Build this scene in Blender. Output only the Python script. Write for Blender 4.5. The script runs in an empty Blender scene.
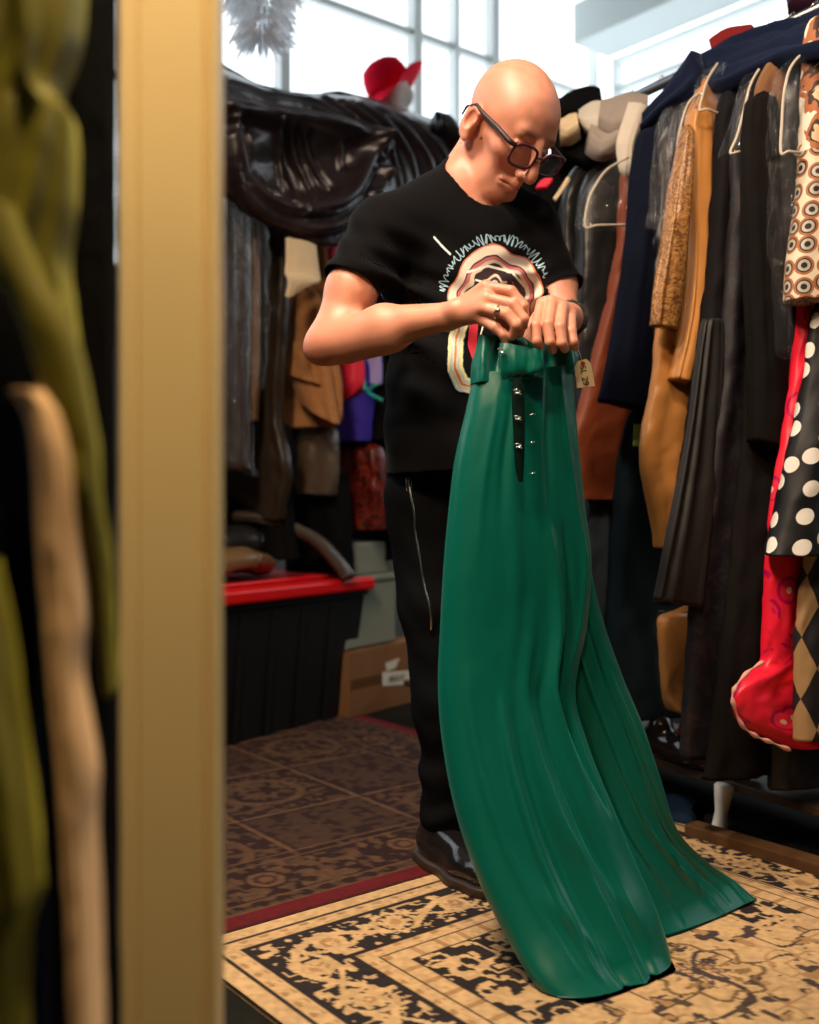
import bpy, math, random
import numpy as np
from mathutils import Vector
from mathutils.bvhtree import BVHTree

SC = bpy.context.scene
COL = SC.collection
PI = math.pi
FPX, CX, HY, CZ = 1050.0, 409.5, 495.0, 0.80

# ------------------------------------------------------------------ camera, sky, lights, exposure
cd = bpy.data.cameras.new('camera'); cam = bpy.data.objects.new('camera', cd); COL.objects.link(cam)
cam.location = (0, 0, CZ); cam.rotation_euler = (PI/2, 0, 0)
cd.sensor_fit = 'HORIZONTAL'; cd.sensor_width = 36; cd.lens = 36*FPX/819
cd.shift_y = -(512-HY)/819; cd.clip_start = 0.02
cd.dof.use_dof = True; cd.dof.focus_distance = 1.98; cd.dof.aperture_fstop = 2.9
SC.camera = cam
SC.view_settings.view_transform = 'Standard'; SC.view_settings.look = 'None'
SC.view_settings.exposure = -0.5; SC.view_settings.gamma = 1.0
SC.view_settings.use_curve_mapping = False
SC.cycles.use_denoising = True
SC.cycles.max_bounces = 6; SC.cycles.transparent_max_bounces = 16
SC.cycles.sample_clamp_indirect = 6

w = bpy.data.worlds.new('sky'); SC.world = w; w.use_nodes = True
wb = w.node_tree.nodes['Background']; wb.inputs[0].default_value = (0.86, 0.95, 1.0, 1); wb.inputs[1].default_value = 3.3

ROOM_C = Vector((1.31, 7.0, 0)); RA = Vector((-.777, -.63, 0)).normalized(); RB = Vector((.63, -.777, 0)).normalized()
ROOM_A, ROOM_B, ROOM_H = 8.2, 8.4, 4.5
def room(a, b, z): return ROOM_C + RA*a + RB*b + Vector((0, 0, z))

def area_light(name, loc, target, sx, sy, power, col, portal=False, spread=None):
    l = bpy.data.lights.new(name, 'AREA'); l.shape = 'RECTANGLE'; l.size = sx; l.size_y = sy
    l.energy = power; l.color = col
    if spread: l.spread = spread
    if portal: l.cycles.is_portal = True
    o = bpy.data.objects.new(name, l); COL.objects.link(o); o.location = loc
    o.rotation_euler = (Vector(target)-Vector(loc)).to_track_quat('-Z', 'Y').to_euler()
    return o
# daylight: portals in the two window walls guide the sky light
area_light('window_portal', room(4.0, -.12, 3.1), room(4.0, 3, 3.1), 7.6, 2.6, 1, (1, 1, 1), True)
area_light('window_portal', room(-.12, 4.0, 3.1), room(3, 4.0, 3.1), 7.6, 2.6, 1, (1, 1, 1), True)
# warm ceiling lamps of the shop
area_light('ceiling_lamp_light', (-.65, 1.15, 3.15), (.2, 2.0, .3), .30, .30, 40, (1.0, .82, .64), spread=1.9)
area_light('ceiling_lamp_light', (-.75, .55, 2.6), (.1, 2.1, 1.3), .25, .25, 12, (1.0, .72, .50), spread=1.5)
area_light('ceiling_lamp_light', (-.02, .42, 2.35), (-.27, .9, 1.2), .18, .18, 12, (1.0, .76, .44), spread=1.4)
area_light('ceiling_lamp_light', (.55, .9, 2.9), (.85, 2.3, 1.4), .3, .3, 7, (1.0, .78, .58), spread=1.3)

# ------------------------------------------------------------------ helpers
def U(px, py, Y): return Vector(((px-CX)*Y/FPX, Y, CZ-(py-HY)*Y/FPX))
def FL(px, py, z=0):
    Y = FPX*(CZ-z)/(py-HY); return U(px, py, Y)

def put(name, verts, faces, mats, parent=None, smooth=True, uv=None, colors=None, fm=None):
    me = bpy.data.meshes.new(name)
    V = np.asarray(verts, dtype=np.float32); 
    if isinstance(faces, np.ndarray):
        n = faces.shape[1]; nf = len(faces)
        me.vertices.add(len(V)); me.vertices.foreach_set('co', V.ravel())
        me.loops.add(nf*n); me.loops.foreach_set('vertex_index', faces.astype(np.int32).ravel())
        me.polygons.add(nf); me.polygons.foreach_set('loop_start', np.arange(0, nf*n, n, dtype=np.int32))
        me.polygons.foreach_set('loop_total', np.full(nf, n, dtype=np.int32))
        me.update(calc_edges=True); me.validate()
    else:
        me.from_pydata([tuple(v) for v in V], [], faces); me.update()
    if not isinstance(mats, (list, tuple)): mats = [mats]
    for m in mats: me.materials.append(m)
    if smooth: me.polygons.foreach_set('use_smooth', [True]*len(me.polygons))
    if fm is not None: me.polygons.foreach_set('material_index', list(fm))
    if uv is not None:
        ul = me.uv_layers.new(name='UVMap'); vi = np.zeros(len(me.loops), dtype=np.int32)
        me.loops.foreach_get('vertex_index', vi)
        if len(uv) == len(V): ul.data.foreach_set('uv', np.asarray(uv, dtype=np.float32)[vi].ravel())
        else: ul.data.foreach_set('uv', np.asarray(uv, dtype=np.float32).ravel())
    if colors is not None:
        ca = me.color_attributes.new('Col', 'FLOAT_COLOR', 'POINT')
        c = np.ones((len(V), 4), dtype=np.float32); c[:, :3] = colors; ca.data.foreach_set('color', c.ravel())
    o = bpy.data.objects.new(name, me); COL.objects.link(o)
    if parent is not None:
        o.parent = parent; o.matrix_parent_inverse = parent.matrix_world.inverted()
    return o

def tag(o, label=None, cat=None, group=None, kind=None):
    if label: o['label'] = label
    if cat: o['category'] = cat
    if group: o['group'] = group
    if kind: o['kind'] = kind
    return o
def thing(name, label, cat, loc, group=None):
    o = bpy.data.objects.new(name, None); COL.objects.link(o); o.location = loc; o.empty_display_size = .05
    bpy.context.view_layer.update()
    return tag(o, label, cat, group)

class MB:
    def __init__(s): s.v = []; s.f = []
    def add(s, v, f):
        n = len(s.v); s.v += [tuple(x) for x in v]; s.f += [tuple(i+n for i in q) for q in f]; return s
    def box(s, o, ax, ay, az, bev=0):   # corner o and three edge vectors
        o, ax, ay, az = Vector(o), Vector(ax), Vector(ay), Vector(az)
        if bev <= 0:
            v = [o, o+ax, o+ax+ay, o+ay, o+az, o+ax+az, o+ax+ay+az, o+ay+az]
            return s.add(v, [(0,3,2,1),(4,5,6,7),(0,1,5,4),(1,2,6,5),(2,3,7,6),(3,0,4,7)])
        la, lb, lc = ax.length, ay.length, az.length
        c = o+(ax+ay+az)/2; U_ = [ax/la, ay/lb, az/lc]; h = [la/2, lb/2, lc/2]
        import bmesh
        bm = bmesh.new(); bmesh.ops.create_cube(bm, size=2)
        for q in bm.verts: q.co = Vector((q.co.x*h[0], q.co.y*h[1], q.co.z*h[2]))
        bmesh.ops.bevel(bm, geom=bm.edges[:]+bm.verts[:], offset=bev, segments=2, affect='EDGES', profile=.5)
        bm.verts.index_update()
        s.add([c+U_[0]*q.co.x+U_[1]*q.co.y+U_[2]*q.co.z for q in bm.verts], [[q.index for q in f.verts] for f in bm.faces]); bm.free(); return s
    def tube(s, pts, r, n=10, close=False):
        pts = [Vector(p) for p in pts]; rr = r if isinstance(r, (list, tuple)) else [r]*len(pts)
        vs = []; prev = None; L = len(pts)
        for i, p in enumerate(pts):
            if close: t = pts[(i+1) % L]-pts[i-1]
            else: t = pts[min(i+1, L-1)]-pts[max(i-1, 0)]
            t.normalize()
            if prev is None: a = t.orthogonal().normalized()
            else: a = (prev-t*prev.dot(t)).normalized()
            prev = a; b = t.cross(a)
            vs += [p+(a*math.cos(2*PI*k/n)+b*math.sin(2*PI*k/n))*rr[i] for k in range(n)]
        fs = []
        for i in range(L if close else L-1):
            j = (i+1) % L
            fs += [(i*n+k, i*n+(k+1) % n, j*n+(k+1) % n, j*n+k) for k in range(n)]
        if not close: fs += [tuple(range(n))[::-1], tuple((L-1)*n+k for k in range(n))]
        return s.add(vs, fs)
    def lathe(s, prof, base, ax=(0,0,1), n=32, sx=1, sy=1):
        ax = Vector(ax).normalized(); a = ax.orthogonal().normalized(); b = ax.cross(a); base = Vector(base)
        vs = []
        for r, h in prof: vs += [base+ax*h+(a*math.cos(2*PI*k/n)*sx+b*math.sin(2*PI*k/n)*sy)*r for k in range(n)]
        fs = []
        for i in range(len(prof)-1): fs += [(i*n+k, i*n+(k+1) % n, (i+1)*n+(k+1) % n, (i+1)*n+k) for k in range(n)]
        fs += [tuple(range(n))[::-1], tuple((len(prof)-1)*n+k for k in range(n))]
        return s.add(vs, fs)
    def put(s, name, mat, parent=None, smooth=False): return put(name, s.v, s.f, mat, parent, smooth)

def cr(P, n):   # Catmull-Rom resample of array (k, d) to n rows
    P = np.asarray(P, dtype=float); k = len(P); t = np.linspace(0, k-1, n); i = np.clip(t.astype(int), 0, k-2); u = (t-i)[:, None]
    g = lambda j: P[np.clip(j, 0, k-1)]
    p0, p1, p2, p3 = g(i-1), g(i), g(i+1), g(i+2)
    return .5*(2*p1+(p2-p0)*u+(2*p0-5*p1+4*p2-p3)*u*u+(3*p1-p0-3*p2+p3)*u**3)

def vnoise(x, y, seed=0):
    rs = np.random.RandomState(seed); T = rs.rand(64, 64)
    xi = np.floor(x).astype(int); yi = np.floor(y).astype(int); fx = x-xi; fy = y-yi
    fx = fx*fx*(3-2*fx); fy = fy*fy*(3-2*fy)
    a = T[xi % 64, yi % 64]; b = T[(xi+1) % 64, yi % 64]; c = T[xi % 64, (yi+1) % 64]; d = T[(xi+1) % 64, (yi+1) % 64]
    return (a*(1-fx)+b*fx)*(1-fy)+(c*(1-fx)+d*fx)*fy

def ribbon(name, rows, thick, mat, parent=None, folds=5, amp=.006, seed=0, nT=None, nM=72, drift=.6, top=0, sq=.75,
           creases=(), taper=.2, minz=None, cap=True, fine=.0015, hem=0):
    """a closed cloth body: rows of (left point, right point); thick = half depth per row"""
    rows = [(Vector(a), Vector(b)) for a, b in rows]
    k = len(rows); nT = nT or max(40, k*10)
    if not isinstance(thick, (list, tuple)): thick = [thick]*k
    A = cr([list(a)+list(b)+[h] for (a, b), h in zip(rows, thick)], nT)
    L, R, H = A[:, :3], A[:, 3:6], A[:, 6]
    C = (L+R)/2; X = (R-L)/2; tan = np.gradient(C, axis=0)
    N = np.cross(X, tan); N /= np.linalg.norm(N, axis=1)[:, None]+1e-9
    s = np.sign((N*(np.array([0, 0, CZ])-C)).sum(1)); N *= np.where(s == 0, 1, s)[:, None]
    Xn = X/(np.linalg.norm(X, axis=1)[:, None]+1e-9)
    th = np.linspace(0, 2*PI, nM, endpoint=False)[None, :]; t = np.linspace(0, 1, nT)[:, None]
    rs = random.Random(seed)
    c = np.sign(np.cos(th))*np.abs(np.cos(th))**sq; sn = np.sign(np.sin(th))*np.abs(np.sin(th))**sq
    env = np.clip(taper+(1-taper)*np.minimum(1, t*2.2), 0, 1)
    D = np.zeros((nT, nM))
    for q in range(4):
        n = max(1, int(folds*(.6+.5*q)+rs.random())); ph = rs.random()*6.28; dr = (rs.random()-.5)*drift*6
        wv = np.sin(n*th+ph+dr*t+.6*np.sin(2.3*t*PI+ph)); D += wv*(1-.35*np.abs(wv))/(1+.6*q)
    D = D*.5*amp*env
    xx = np.linalg.norm(X, axis=1).mean(); 
    ll = np.concatenate([[0], np.cumsum(np.linalg.norm(np.diff(C, axis=0), axis=1))])[:, None]
    D += (vnoise(c*xx*35+50+seed, ll*22+sn*2+3, seed)-.5)*fine*2.5+(vnoise(c*xx*90+50, ll*60+sn*3, seed+1)-.5)*fine
    for (s0, t0, s1, t1, wd, a) in creases:   # crease lines on the camera side, s in -1..1, t in 0..1
        S = c; front = (sn > 0)
        ax_, ay_ = s0, t0; bx_, by_ = s1-s0, t1-t0
        hh = np.clip(((S-ax_)*bx_*.25+(t-ay_)*by_)/(bx_*bx_*.25+by_*by_+1e-9), 0, 1)
        d = np.sqrt(((S-ax_-bx_*hh)*.5)**2+(t-ay_-by_*hh)**2)
        D += np.where(front, a*np.exp(-(d/wd)**2)*np.sin(PI*np.clip(hh*.9+.05, 0, 1))**.5, 0)
    P = C[:, None, :]+X[:, None, :]*c[..., None]+N[:, None, :]*(sn*H[:, None])[..., None]
    P = P+(Xn[:, None, :]*(c*.35)[..., None]+N[:, None, :]*np.where(np.abs(sn) > .05, sn/(np.abs(sn)+.25), 0)[..., None])*D[..., None]
    if hem: P[..., 2] += hem*(np.sin(th*folds+seed)*.5)*(t**6)
    if minz is not None: P[..., 2] = np.maximum(P[..., 2], minz)
    V = P.reshape(-1, 3)
    i = np.arange(nT-1)[:, None]; j = np.arange(nM)[None, :]; j2 = (j+1) % nM
    F = np.stack([i*nM+j, i*nM+j2, (i+1)*nM+j2, (i+1)*nM+j], -1).reshape(-1, 4)
    per = 2*xx*2
    pm = P.mean(0); arc = np.concatenate([[0], np.cumsum(np.linalg.norm(np.diff(P[nT//2], axis=0), axis=1))])[None, :]
    uvv = np.stack([np.broadcast_to(arc, (nT, nM)), np.broadcast_to(ll, (nT, nM))], -1).reshape(-1, 2)
    faces = [tuple(q) for q in F]
    if cap:
        V = np.vstack([V, P[0].mean(0), P[-1].mean(0)]); n0 = nT*nM
        uvv = np.vstack([uvv, [[0, 0]], [[0, 0]]])
        faces += [(n0, (q+1) % nM, q) for q in range(nM)]+[(n0+1, (nT-1)*nM+q, (nT-1)*nM+(q+1) % nM) for q in range(nM)]
    o = put(name, V, faces, mat, parent, True, uvv)
    return o

# ------------------------------------------------------------------ materials
MATS = {}
def mat(name, col, rough=.7, metal=0, sheen=0, sheen_tint=None, spec=None, noise=0, nscale=20, bump=0, bscale=60, sss=0, coat=0):
    if name in MATS: return MATS[name]
    m = bpy.data.materials.new(name); m.use_nodes = True; nt = m.node_tree; b = nt.nodes['Principled BSDF']
    b.inputs['Base Color'].default_value = (*col, 1); b.inputs['Roughness'].default_value = rough
    spec = spec if spec is not None else (.05 if rough > .65 else .35)
    b.inputs['Metallic'].default_value = metal; b.inputs['Specular IOR Level'].default_value = spec
    if sheen:
        b.inputs['Sheen Weight'].default_value = sheen; b.inputs['Sheen Roughness'].default_value = .35
        b.inputs['Sheen Tint'].default_value = (*(sheen_tint or col), 1)
    if coat: b.inputs['Coat Weight'].default_value = coat; b.inputs['Coat Roughness'].default_value = .1
    if sss: b.inputs['Subsurface Weight'].default_value = sss; b.inputs['Subsurface Radius'].default_value = (.012, .005, .003); b.inputs['Subsurface Scale'].default_value = 1
    tc = nt.nodes.new('ShaderNodeTexCoord')
    if noise:
        n = nt.nodes.new('ShaderNodeTexNoise'); n.inputs['Scale'].default_value = nscale; n.inputs['Detail'].default_value = 5
        nt.links.new(tc.outputs['Object'], n.inputs['Vector'])
        mx = nt.nodes.new('ShaderNodeMix'); mx.data_type = 'RGBA'
        mx.inputs[6].default_value = (*[max(0, c*(1-noise)) for c in col], 1); mx.inputs[7].default_value = (*[min(1, c*(1+noise)) for c in col], 1)
        nt.links.new(n.outputs['Fac'], mx.inputs[0]); nt.links.new(mx.outputs[2], b.inputs['Base Color'])
    if bump:
        n = nt.nodes.new('ShaderNodeTexNoise'); n.inputs['Scale'].default_value = bscale; n.inputs['Detail'].default_value = 4
        nt.links.new(tc.outputs['Object'], n.inputs['Vector'])
        bp = nt.nodes.new('ShaderNodeBump'); bp.inputs['Strength'].default_value = bump; bp.inputs['Distance'].default_value = .004
        nt.links.new(n.outputs['Fac'], bp.inputs['Height']); nt.links.new(bp.outputs['Normal'], b.inputs['Normal'])
    MATS[name] = m; return m
def vcmat(name, rough=.9, sheen=0, bump=0, bscale=400, sss=0, spec=.3):
    m = mat(name, (.5, .5, .5), rough, sheen=sheen, bump=bump, bscale=bscale, sss=sss, spec=spec); nt = m.node_tree
    a = nt.nodes.new('ShaderNodeVertexColor'); a.layer_name = 'Col'
    nt.links.new(a.outputs['Color'], nt.nodes['Principled BSDF'].inputs['Base Color']); return m
def plastic(name, tint=(.9, .9, .9), dens=.006, bscale=30, bump=1.0, refl=.022):
    m = bpy.data.materials.new(name); m.use_nodes = True; nt = m.node_tree; nt.nodes.clear()
    out = nt.nodes.new('ShaderNodeOutputMaterial'); tr = nt.nodes.new('ShaderNodeBsdfTransparent'); gl = nt.nodes.new('ShaderNodeBsdfGlossy')
    df = nt.nodes.new('ShaderNodeBsdfDiffuse'); df.inputs[0].default_value = (*tint, 1)
    gl.inputs['Roughness'].default_value = .07
    fr = nt.nodes.new('ShaderNodeLayerWeight'); fr.inputs[0].default_value = .5
    pw = nt.nodes.new('ShaderNodeMath'); pw.operation = 'POWER'; pw.inputs[1].default_value = 4; nt.links.new(fr.outputs['Facing'], pw.inputs[0])
    ml = nt.nodes.new('ShaderNodeMath'); ml.operation = 'MULTIPLY_ADD'; ml.inputs[1].default_value = .3; ml.inputs[2].default_value = refl; nt.links.new(pw.outputs[0], ml.inputs[0])
    tc = nt.nodes.new('ShaderNodeTexCoord'); no = nt.nodes.new('ShaderNodeTexNoise'); no.inputs['Scale'].default_value = bscale; no.inputs['Detail'].default_value = 3
    no.inputs['Distortion'].default_value = 1.5
    mp = nt.nodes.new('ShaderNodeMapping'); mp.inputs['Scale'].default_value = (1, 1, .3)
    nt.links.new(tc.outputs['Object'], mp.inputs[0]); nt.links.new(mp.outputs[0], no.inputs['Vector'])
    bp = nt.nodes.new('ShaderNodeBump'); bp.inputs['Strength'].default_value = bump; bp.inputs['Distance'].default_value = .02
    nt.links.new(no.outputs['Fac'], bp.inputs['Height'])
    nt.links.new(bp.outputs[0], gl.inputs['Normal'])
    m1 = nt.nodes.new('ShaderNodeMixShader'); m1.inputs[0].default_value = dens
    m2 = nt.nodes.new('ShaderNodeMixShader'); nt.links.new(ml.outputs[0], m2.inputs[0])
    nt.links.new(tr.outputs[0], m1.inputs[1]); nt.links.new(df.outputs[0], m1.inputs[2])
    nt.links.new(m1.outputs[0], m2.inputs[1]); nt.links.new(gl.outputs[0], m2.inputs[2]); nt.links.new(m2.outputs[0], out.inputs[0])
    MATS[name] = m; return m
def uvmat(name, build, rough=.7, sheen=0):
    m = mat(name, (.5, .5, .5), rough, sheen=sheen); nt = m.node_tree
    uvn = nt.nodes.new('ShaderNodeUVMap'); out = build(nt, uvn.outputs[0])
    nt.links.new(out, nt.nodes['Principled BSDF'].inputs['Base Color']); return m
def ramp(nt, fac, stops, const=True):
    r = nt.nodes.new('ShaderNodeValToRGB'); r.color_ramp.interpolation = 'CONSTANT' if const else 'LINEAR'
    e = r.color_ramp.elements
    while len(e) < len(stops): e.new(.5)
    for q, (p, c) in zip(e, stops): q.position = p; q.color = (*c, 1)
    nt.links.new(fac, r.inputs[0]); return r.outputs[0]
def vmath(nt, op, a, b=None):
    n = nt.nodes.new('ShaderNodeVectorMath'); n.operation = op; nt.links.new(a, n.inputs[0])
    if isinstance(b, (tuple, list)): n.inputs[1].default_value = b
    elif b is not None: nt.links.new(b, n.inputs[1])
    return n.outputs[0]
def vor(nt, v, scale, rnd=1, feature='F1', out='Distance'):
    n = nt.nodes.new('ShaderNodeTexVoronoi'); n.voronoi_dimensions = '2D'; n.inputs['Scale'].default_value = scale; n.inputs['Randomness'].default_value = rnd; n.feature = feature
    nt.links.new(v, n.inputs['Vector']); return n.outputs[out]
def noi(nt, v, scale, dist=0, detail=3):
    n = nt.nodes.new('ShaderNodeTexNoise'); n.inputs['Scale'].default_value = scale; n.inputs['Distortion'].default_value = dist; n.inputs['Detail'].default_value = detail
    nt.links.new(v, n.inputs['Vector']); return n.outputs['Fac']
def mixc(nt, fac, a, b):
    n = nt.nodes.new('ShaderNodeMix'); n.data_type = 'RGBA'
    nt.links.new(fac, n.inputs[0])
    for i, c in ((6, a), (7, b)):
        if isinstance(c, tuple): n.inputs[i].default_value = (*c, 1)
        else: nt.links.new(c, n.inputs[i])
    return n.outputs[2]
W_, K_ = (.85, .8, .68), (.012, .01, .01)
def b_dots(nt, uv): return ramp(nt, vor(nt, uv, 17, .5), [(0, (.8, .76, .68)), (.29, (.0035, .0035, .004))])
def b_circles(nt, uv):
    d = vor(nt, uv, 24, .35)
    c = ramp(nt, d, [(0, (.02, .012, .01)), (.15, (.45, .42, .35)), (.29, (.03, .015, .01)), (.36, (.36, .13, .05)), (.48, (.72, .62, .46))])
    c2 = ramp(nt, noi(nt, uv, 9, 1.5), [(0, (.82, .74, .6)), (.42, (.40, .13, .04)), (.5, (.05, .025, .015)), (.56, (.7, .5, .3)), (.64, (.82, .74, .6))])
    sx = nt.nodes.new('ShaderNodeSeparateXYZ'); nt.links.new(uv, sx.inputs[0])
    st = nt.nodes.new('ShaderNodeMath'); st.operation = 'GREATER_THAN'; st.inputs[1].default_value = .34; nt.links.new(sx.outputs[1], st.inputs[0])
    return mixc(nt, st.outputs[0], c2, c)
def b_floral(nt, uv):
    d = vor(nt, uv, 11, 1)
    c = ramp(nt, d, [(0, (.85, .5, .45)), (.08, (.75, .02, .05)), (.25, (.45, .0, .07)), (.33, (.8, .015, .04)), (.8, (.75, .012, .02))])
    c2 = ramp(nt, noi(nt, uv, 14, 2), [(0, (.45, 0, .08)), (.36, (.80, .012, .04)), (.63, (.7, .01, .015)), (.7, (.85, .6, .3))])
    return mixc(nt, ramp(nt, noi(nt, uv, 4), [(0, (0, 0, 0)), (.5, (1, 1, 1))]), c, c2)
def b_diamond(nt, uv):
    v = vmath(nt, 'MULTIPLY', uv, (22, 11, 0)); n = nt.nodes.new('ShaderNodeMapping'); n.inputs['Rotation'].default_value = (0, 0, PI/4); nt.links.new(v, n.inputs[0])
    c = nt.nodes.new('ShaderNodeTexChecker'); c.inputs['Scale'].default_value = 1; c.inputs['Color1'].default_value = (.33, .2, .09, 1); c.inputs['Color2'].default_value = (.012, .01, .012, 1)
    nt.links.new(n.outputs[0], c.inputs['Vector']); return c.outputs[0]
def b_brocade(nt, uv): return ramp(nt, noi(nt, uv, 28, 2.5), [(0, (.01, .006, .004)), (.42, (.08, .006, .004)), (.55, (.16, .014, .008)), (.66, (.07, .035, .01))])
def b_embroid(nt, uv): return ramp(nt, noi(nt, uv, 34, 3), [(0, (.36, .17, .05)), (.44, (.13, .055, .018)), (.54, (.42, .20, .06))])
def b_relief(nt, uv): return ramp(nt, noi(nt, uv, 26, 2), [(0, (.006, .005, .007)), (.55, (.022, .009, .013)), (.62, (.007, .006, .007))])
M_DOTS = uvmat('polka_dot_cloth', b_dots, .55); M_CIRC = uvmat('circle_print_cloth', b_circles, .6)
M_FLOR = uvmat('red_floral_satin', b_floral, .4); M_DIAM = uvmat('harlequin_cloth', b_diamond, .6)
M_BROC = uvmat('dark_red_brocade', b_brocade, .35); M_EMB = uvmat('gold_embroidered_cloth', b_embroid, .35); M_REL = uvmat('black_relief_cloth', b_relief, .6)
BLACK = mat('black_wool', (.0045, .0045, .005), .85, noise=.3, bump=.3, bscale=120)
BLACK2 = mat('black_satin', (.006, .006, .008), .38)
LEATHER = mat('black_leather', (.014, .013, .013), .33, bump=.5, bscale=30)
NAVY = mat('navy_wool', (.005, .007, .016), .85, sheen=.06, sheen_tint=(.3, .4, .6))
NAVYF = mat('navy_fleece', (.008, .012, .032), .9, sheen=.15, sheen_tint=(.35, .45, .7), bump=.4, bscale=50)
CHAR = mat('charcoal_wool', (.009, .0075, .007), .85, noise=.3, bump=.2)
BROWN = mat('brown_suede', (.22, .11, .055), .9, noise=.15, sheen=.3, sheen_tint=(.6, .4, .3))
TAN = mat('tan_corduroy', (.38, .17, .065), .9, noise=.2, nscale=60, sheen=.3, sheen_tint=(.7, .45, .3), bump=.3, bscale=200)
CREAM = mat('cream_cloth', (.72, .56, .36), .85, noise=.06)
CREAMW = mat('cream_wool_felt', (.62, .55, .46), .9, noise=.08)
GREYB = mat('grey_beige_felt', (.34, .29, .25), .9, noise=.1)
GOLD = mat('gold_satin', (.50, .215, .055), .36, noise=.12, nscale=8)
RUST = mat('rust_velvet', (.22, .042, .011), .55, sheen=.2, sheen_tint=(.8, .35, .2))
PINK = mat('pink_red_cloth', (.75, .02, .06), .6)
PURP = mat('royal_purple_cloth', (.045, .03, .30), .7)
LAV = mat('lavender_cloth', (.42, .34, .72), .7)
TEAL = mat('teal_plastic', (.02, .42, .32), .35)
OLIVE = mat('olive_velvet', (.15, .125, .005), .55, sheen=.5, sheen_tint=(.7, .7, .1))
FUR = mat('tan_fleece', (.92, .56, .30), .7, noise=.15, nscale=30, sheen=.6, sheen_tint=(.9, .6, .4))
DRAPE = mat('black_stretch_velvet', (.022, .013, .014), .33, sheen=.15, sheen_tint=(.5, .4, .5), noise=.2, spec=.7)
GREEN = mat('emerald_satin', (.0003, .088, .064), .33, sheen=.22, sheen_tint=(.05, .6, .5), spec=.35)
GREEND = mat('emerald_fly_shade', (.0004, .006, .004), .7)  # near-black green: shade of the open fly put into the colour
WOOD = mat('dark_wood', (.05, .028, .014), .6, noise=.4, nscale=12)
METAL = mat('steel_tube', (.25, .25, .26), .35, metal=1)
WIRE = mat('hook_wire', (.75, .75, .72), .25, metal=1)
WHITEP = mat('white_plastic', (.75, .73, .68), .4)
PIPE = mat('white_piping', (.52, .44, .34), .6)
CLEAR = plastic('clear_plastic_film')
CLEAR2 = plastic('crinkled_clear_film', dens=.006, bscale=45, bump=1.0)
SMOKE = plastic('smoky_dust_bag_film', tint=(.2, .22, .26), dens=.55, bscale=14, bump=.6)

# ------------------------------------------------------------------ room shell
def wallpart(name, boxes, m, kind='structure'):
    b = MB()
    for q in boxes: b.box(*q)
    o = b.put(name, m); o['kind'] = kind; return o
M_FLOOR = mat('floor_boards', (.012, .011, .009), .8, noise=.5, nscale=40)
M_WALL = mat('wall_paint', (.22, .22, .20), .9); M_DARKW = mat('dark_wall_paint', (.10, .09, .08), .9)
M_CEIL = mat('ceiling_paint', (.25, .25, .24), .9); M_FRAME = mat('window_frame_paint', (.85, .88, .88), .6); M_BEAM = mat('beam_paint', (.70, .76, .76), .8)
GLASS = plastic('window_glass', dens=0.0, bump=0.0)
X, Yv, Z = Vector((1, 0, 0)), Vector((0, 1, 0)), Vector((0, 0, 1))
wallpart('floor', [(room(-.2, -.2, -.1), RA*(ROOM_A+.4), RB*(ROOM_B+.4), Z*.1)], M_FLOOR)
wallpart('ceiling', [(room(-.2, -.2, ROOM_H), RA*(ROOM_A+.4), RB*(ROOM_B+.4), Z*.1)], M_CEIL)
SILL = 1.85
wallpart('wall_back', [(room(0, -.2, 0), RA*ROOM_A, RB*.2, Z*SILL), (room(0, -.2, 4.35), RA*ROOM_A, RB*.2, Z*.15)], M_WALL)
wallpart('wall_right', [(room(-.2, -.2, 0), RA*.2, RB*(ROOM_B+.2), Z*SILL), (room(-.2, -.2, 4.35), RA*.2, RB*(ROOM_B+.2), Z*.15)], M_WALL)
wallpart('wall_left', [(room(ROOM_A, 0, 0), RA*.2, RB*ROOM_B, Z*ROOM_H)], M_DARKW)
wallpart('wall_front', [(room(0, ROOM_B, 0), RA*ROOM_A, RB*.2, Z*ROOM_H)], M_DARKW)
wallpart('trim_1', [(room(-.02, .0, 3.72), RA*.34, RB*ROOM_B, Z*.26)], M_BEAM)
wn = [0]
def window(along, o0, width, z0, z1, mull=(), bars=()):
    """a window in the back ('a') or right ('b') wall, starting o0 from the corner"""
    wn[0] += 1
    D, T = (RA, RB) if along == 'a' else (RB, RA)
    base = room(0, 0, 0)+D*o0-T*.14
    b = MB(); fw = .03
    b.box(base+Z*z0, D*fw, T*.08, Z*(z1-z0)); b.box(base+D*(width-fw)+Z*z0, D*fw, T*.08, Z*(z1-z0))
    b.box(base+Z*z0, D*width, T*.08, Z*fw); b.box(base+Z*(z1-fw), D*width, T*.08, Z*fw)
    for q, ww in mull: b.box(base+D*q+Z*z0, D*ww, T*.08, Z*(z1-z0))
    for q in bars: b.box(base+Z*q, D*width, T*.06, Z*.04)
    o = b.put('window_%d' % wn[0], M_FRAME); o['kind'] = 'structure'
    g = MB(); g.box(base+D*fw+Z*(z0+fw)+T*.03, D*(width-2*fw), T*.006, Z*(z1-z0-2*fw)); g.put('pane', GLASS, o)
a = 0.0
for wdt, mu in ((.95, ()), (.62, ((.30, .03),)), (.9, ()), (1.3, ((.6, .05),)), (1.4, ((.7, .05),)), (1.4, ((.7, .05),)), (1.6, ((.8, .05),))):
    window('a', a, wdt, SILL, 4.35, mu, (3.45,)); a += wdt
for k in range(5): window('b', k*1.66, 1.66, SILL, 3.72, (), (3.5,)); 
for k in range(5): window('b', k*1.66, 1.66, 3.98, 4.35)

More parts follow.
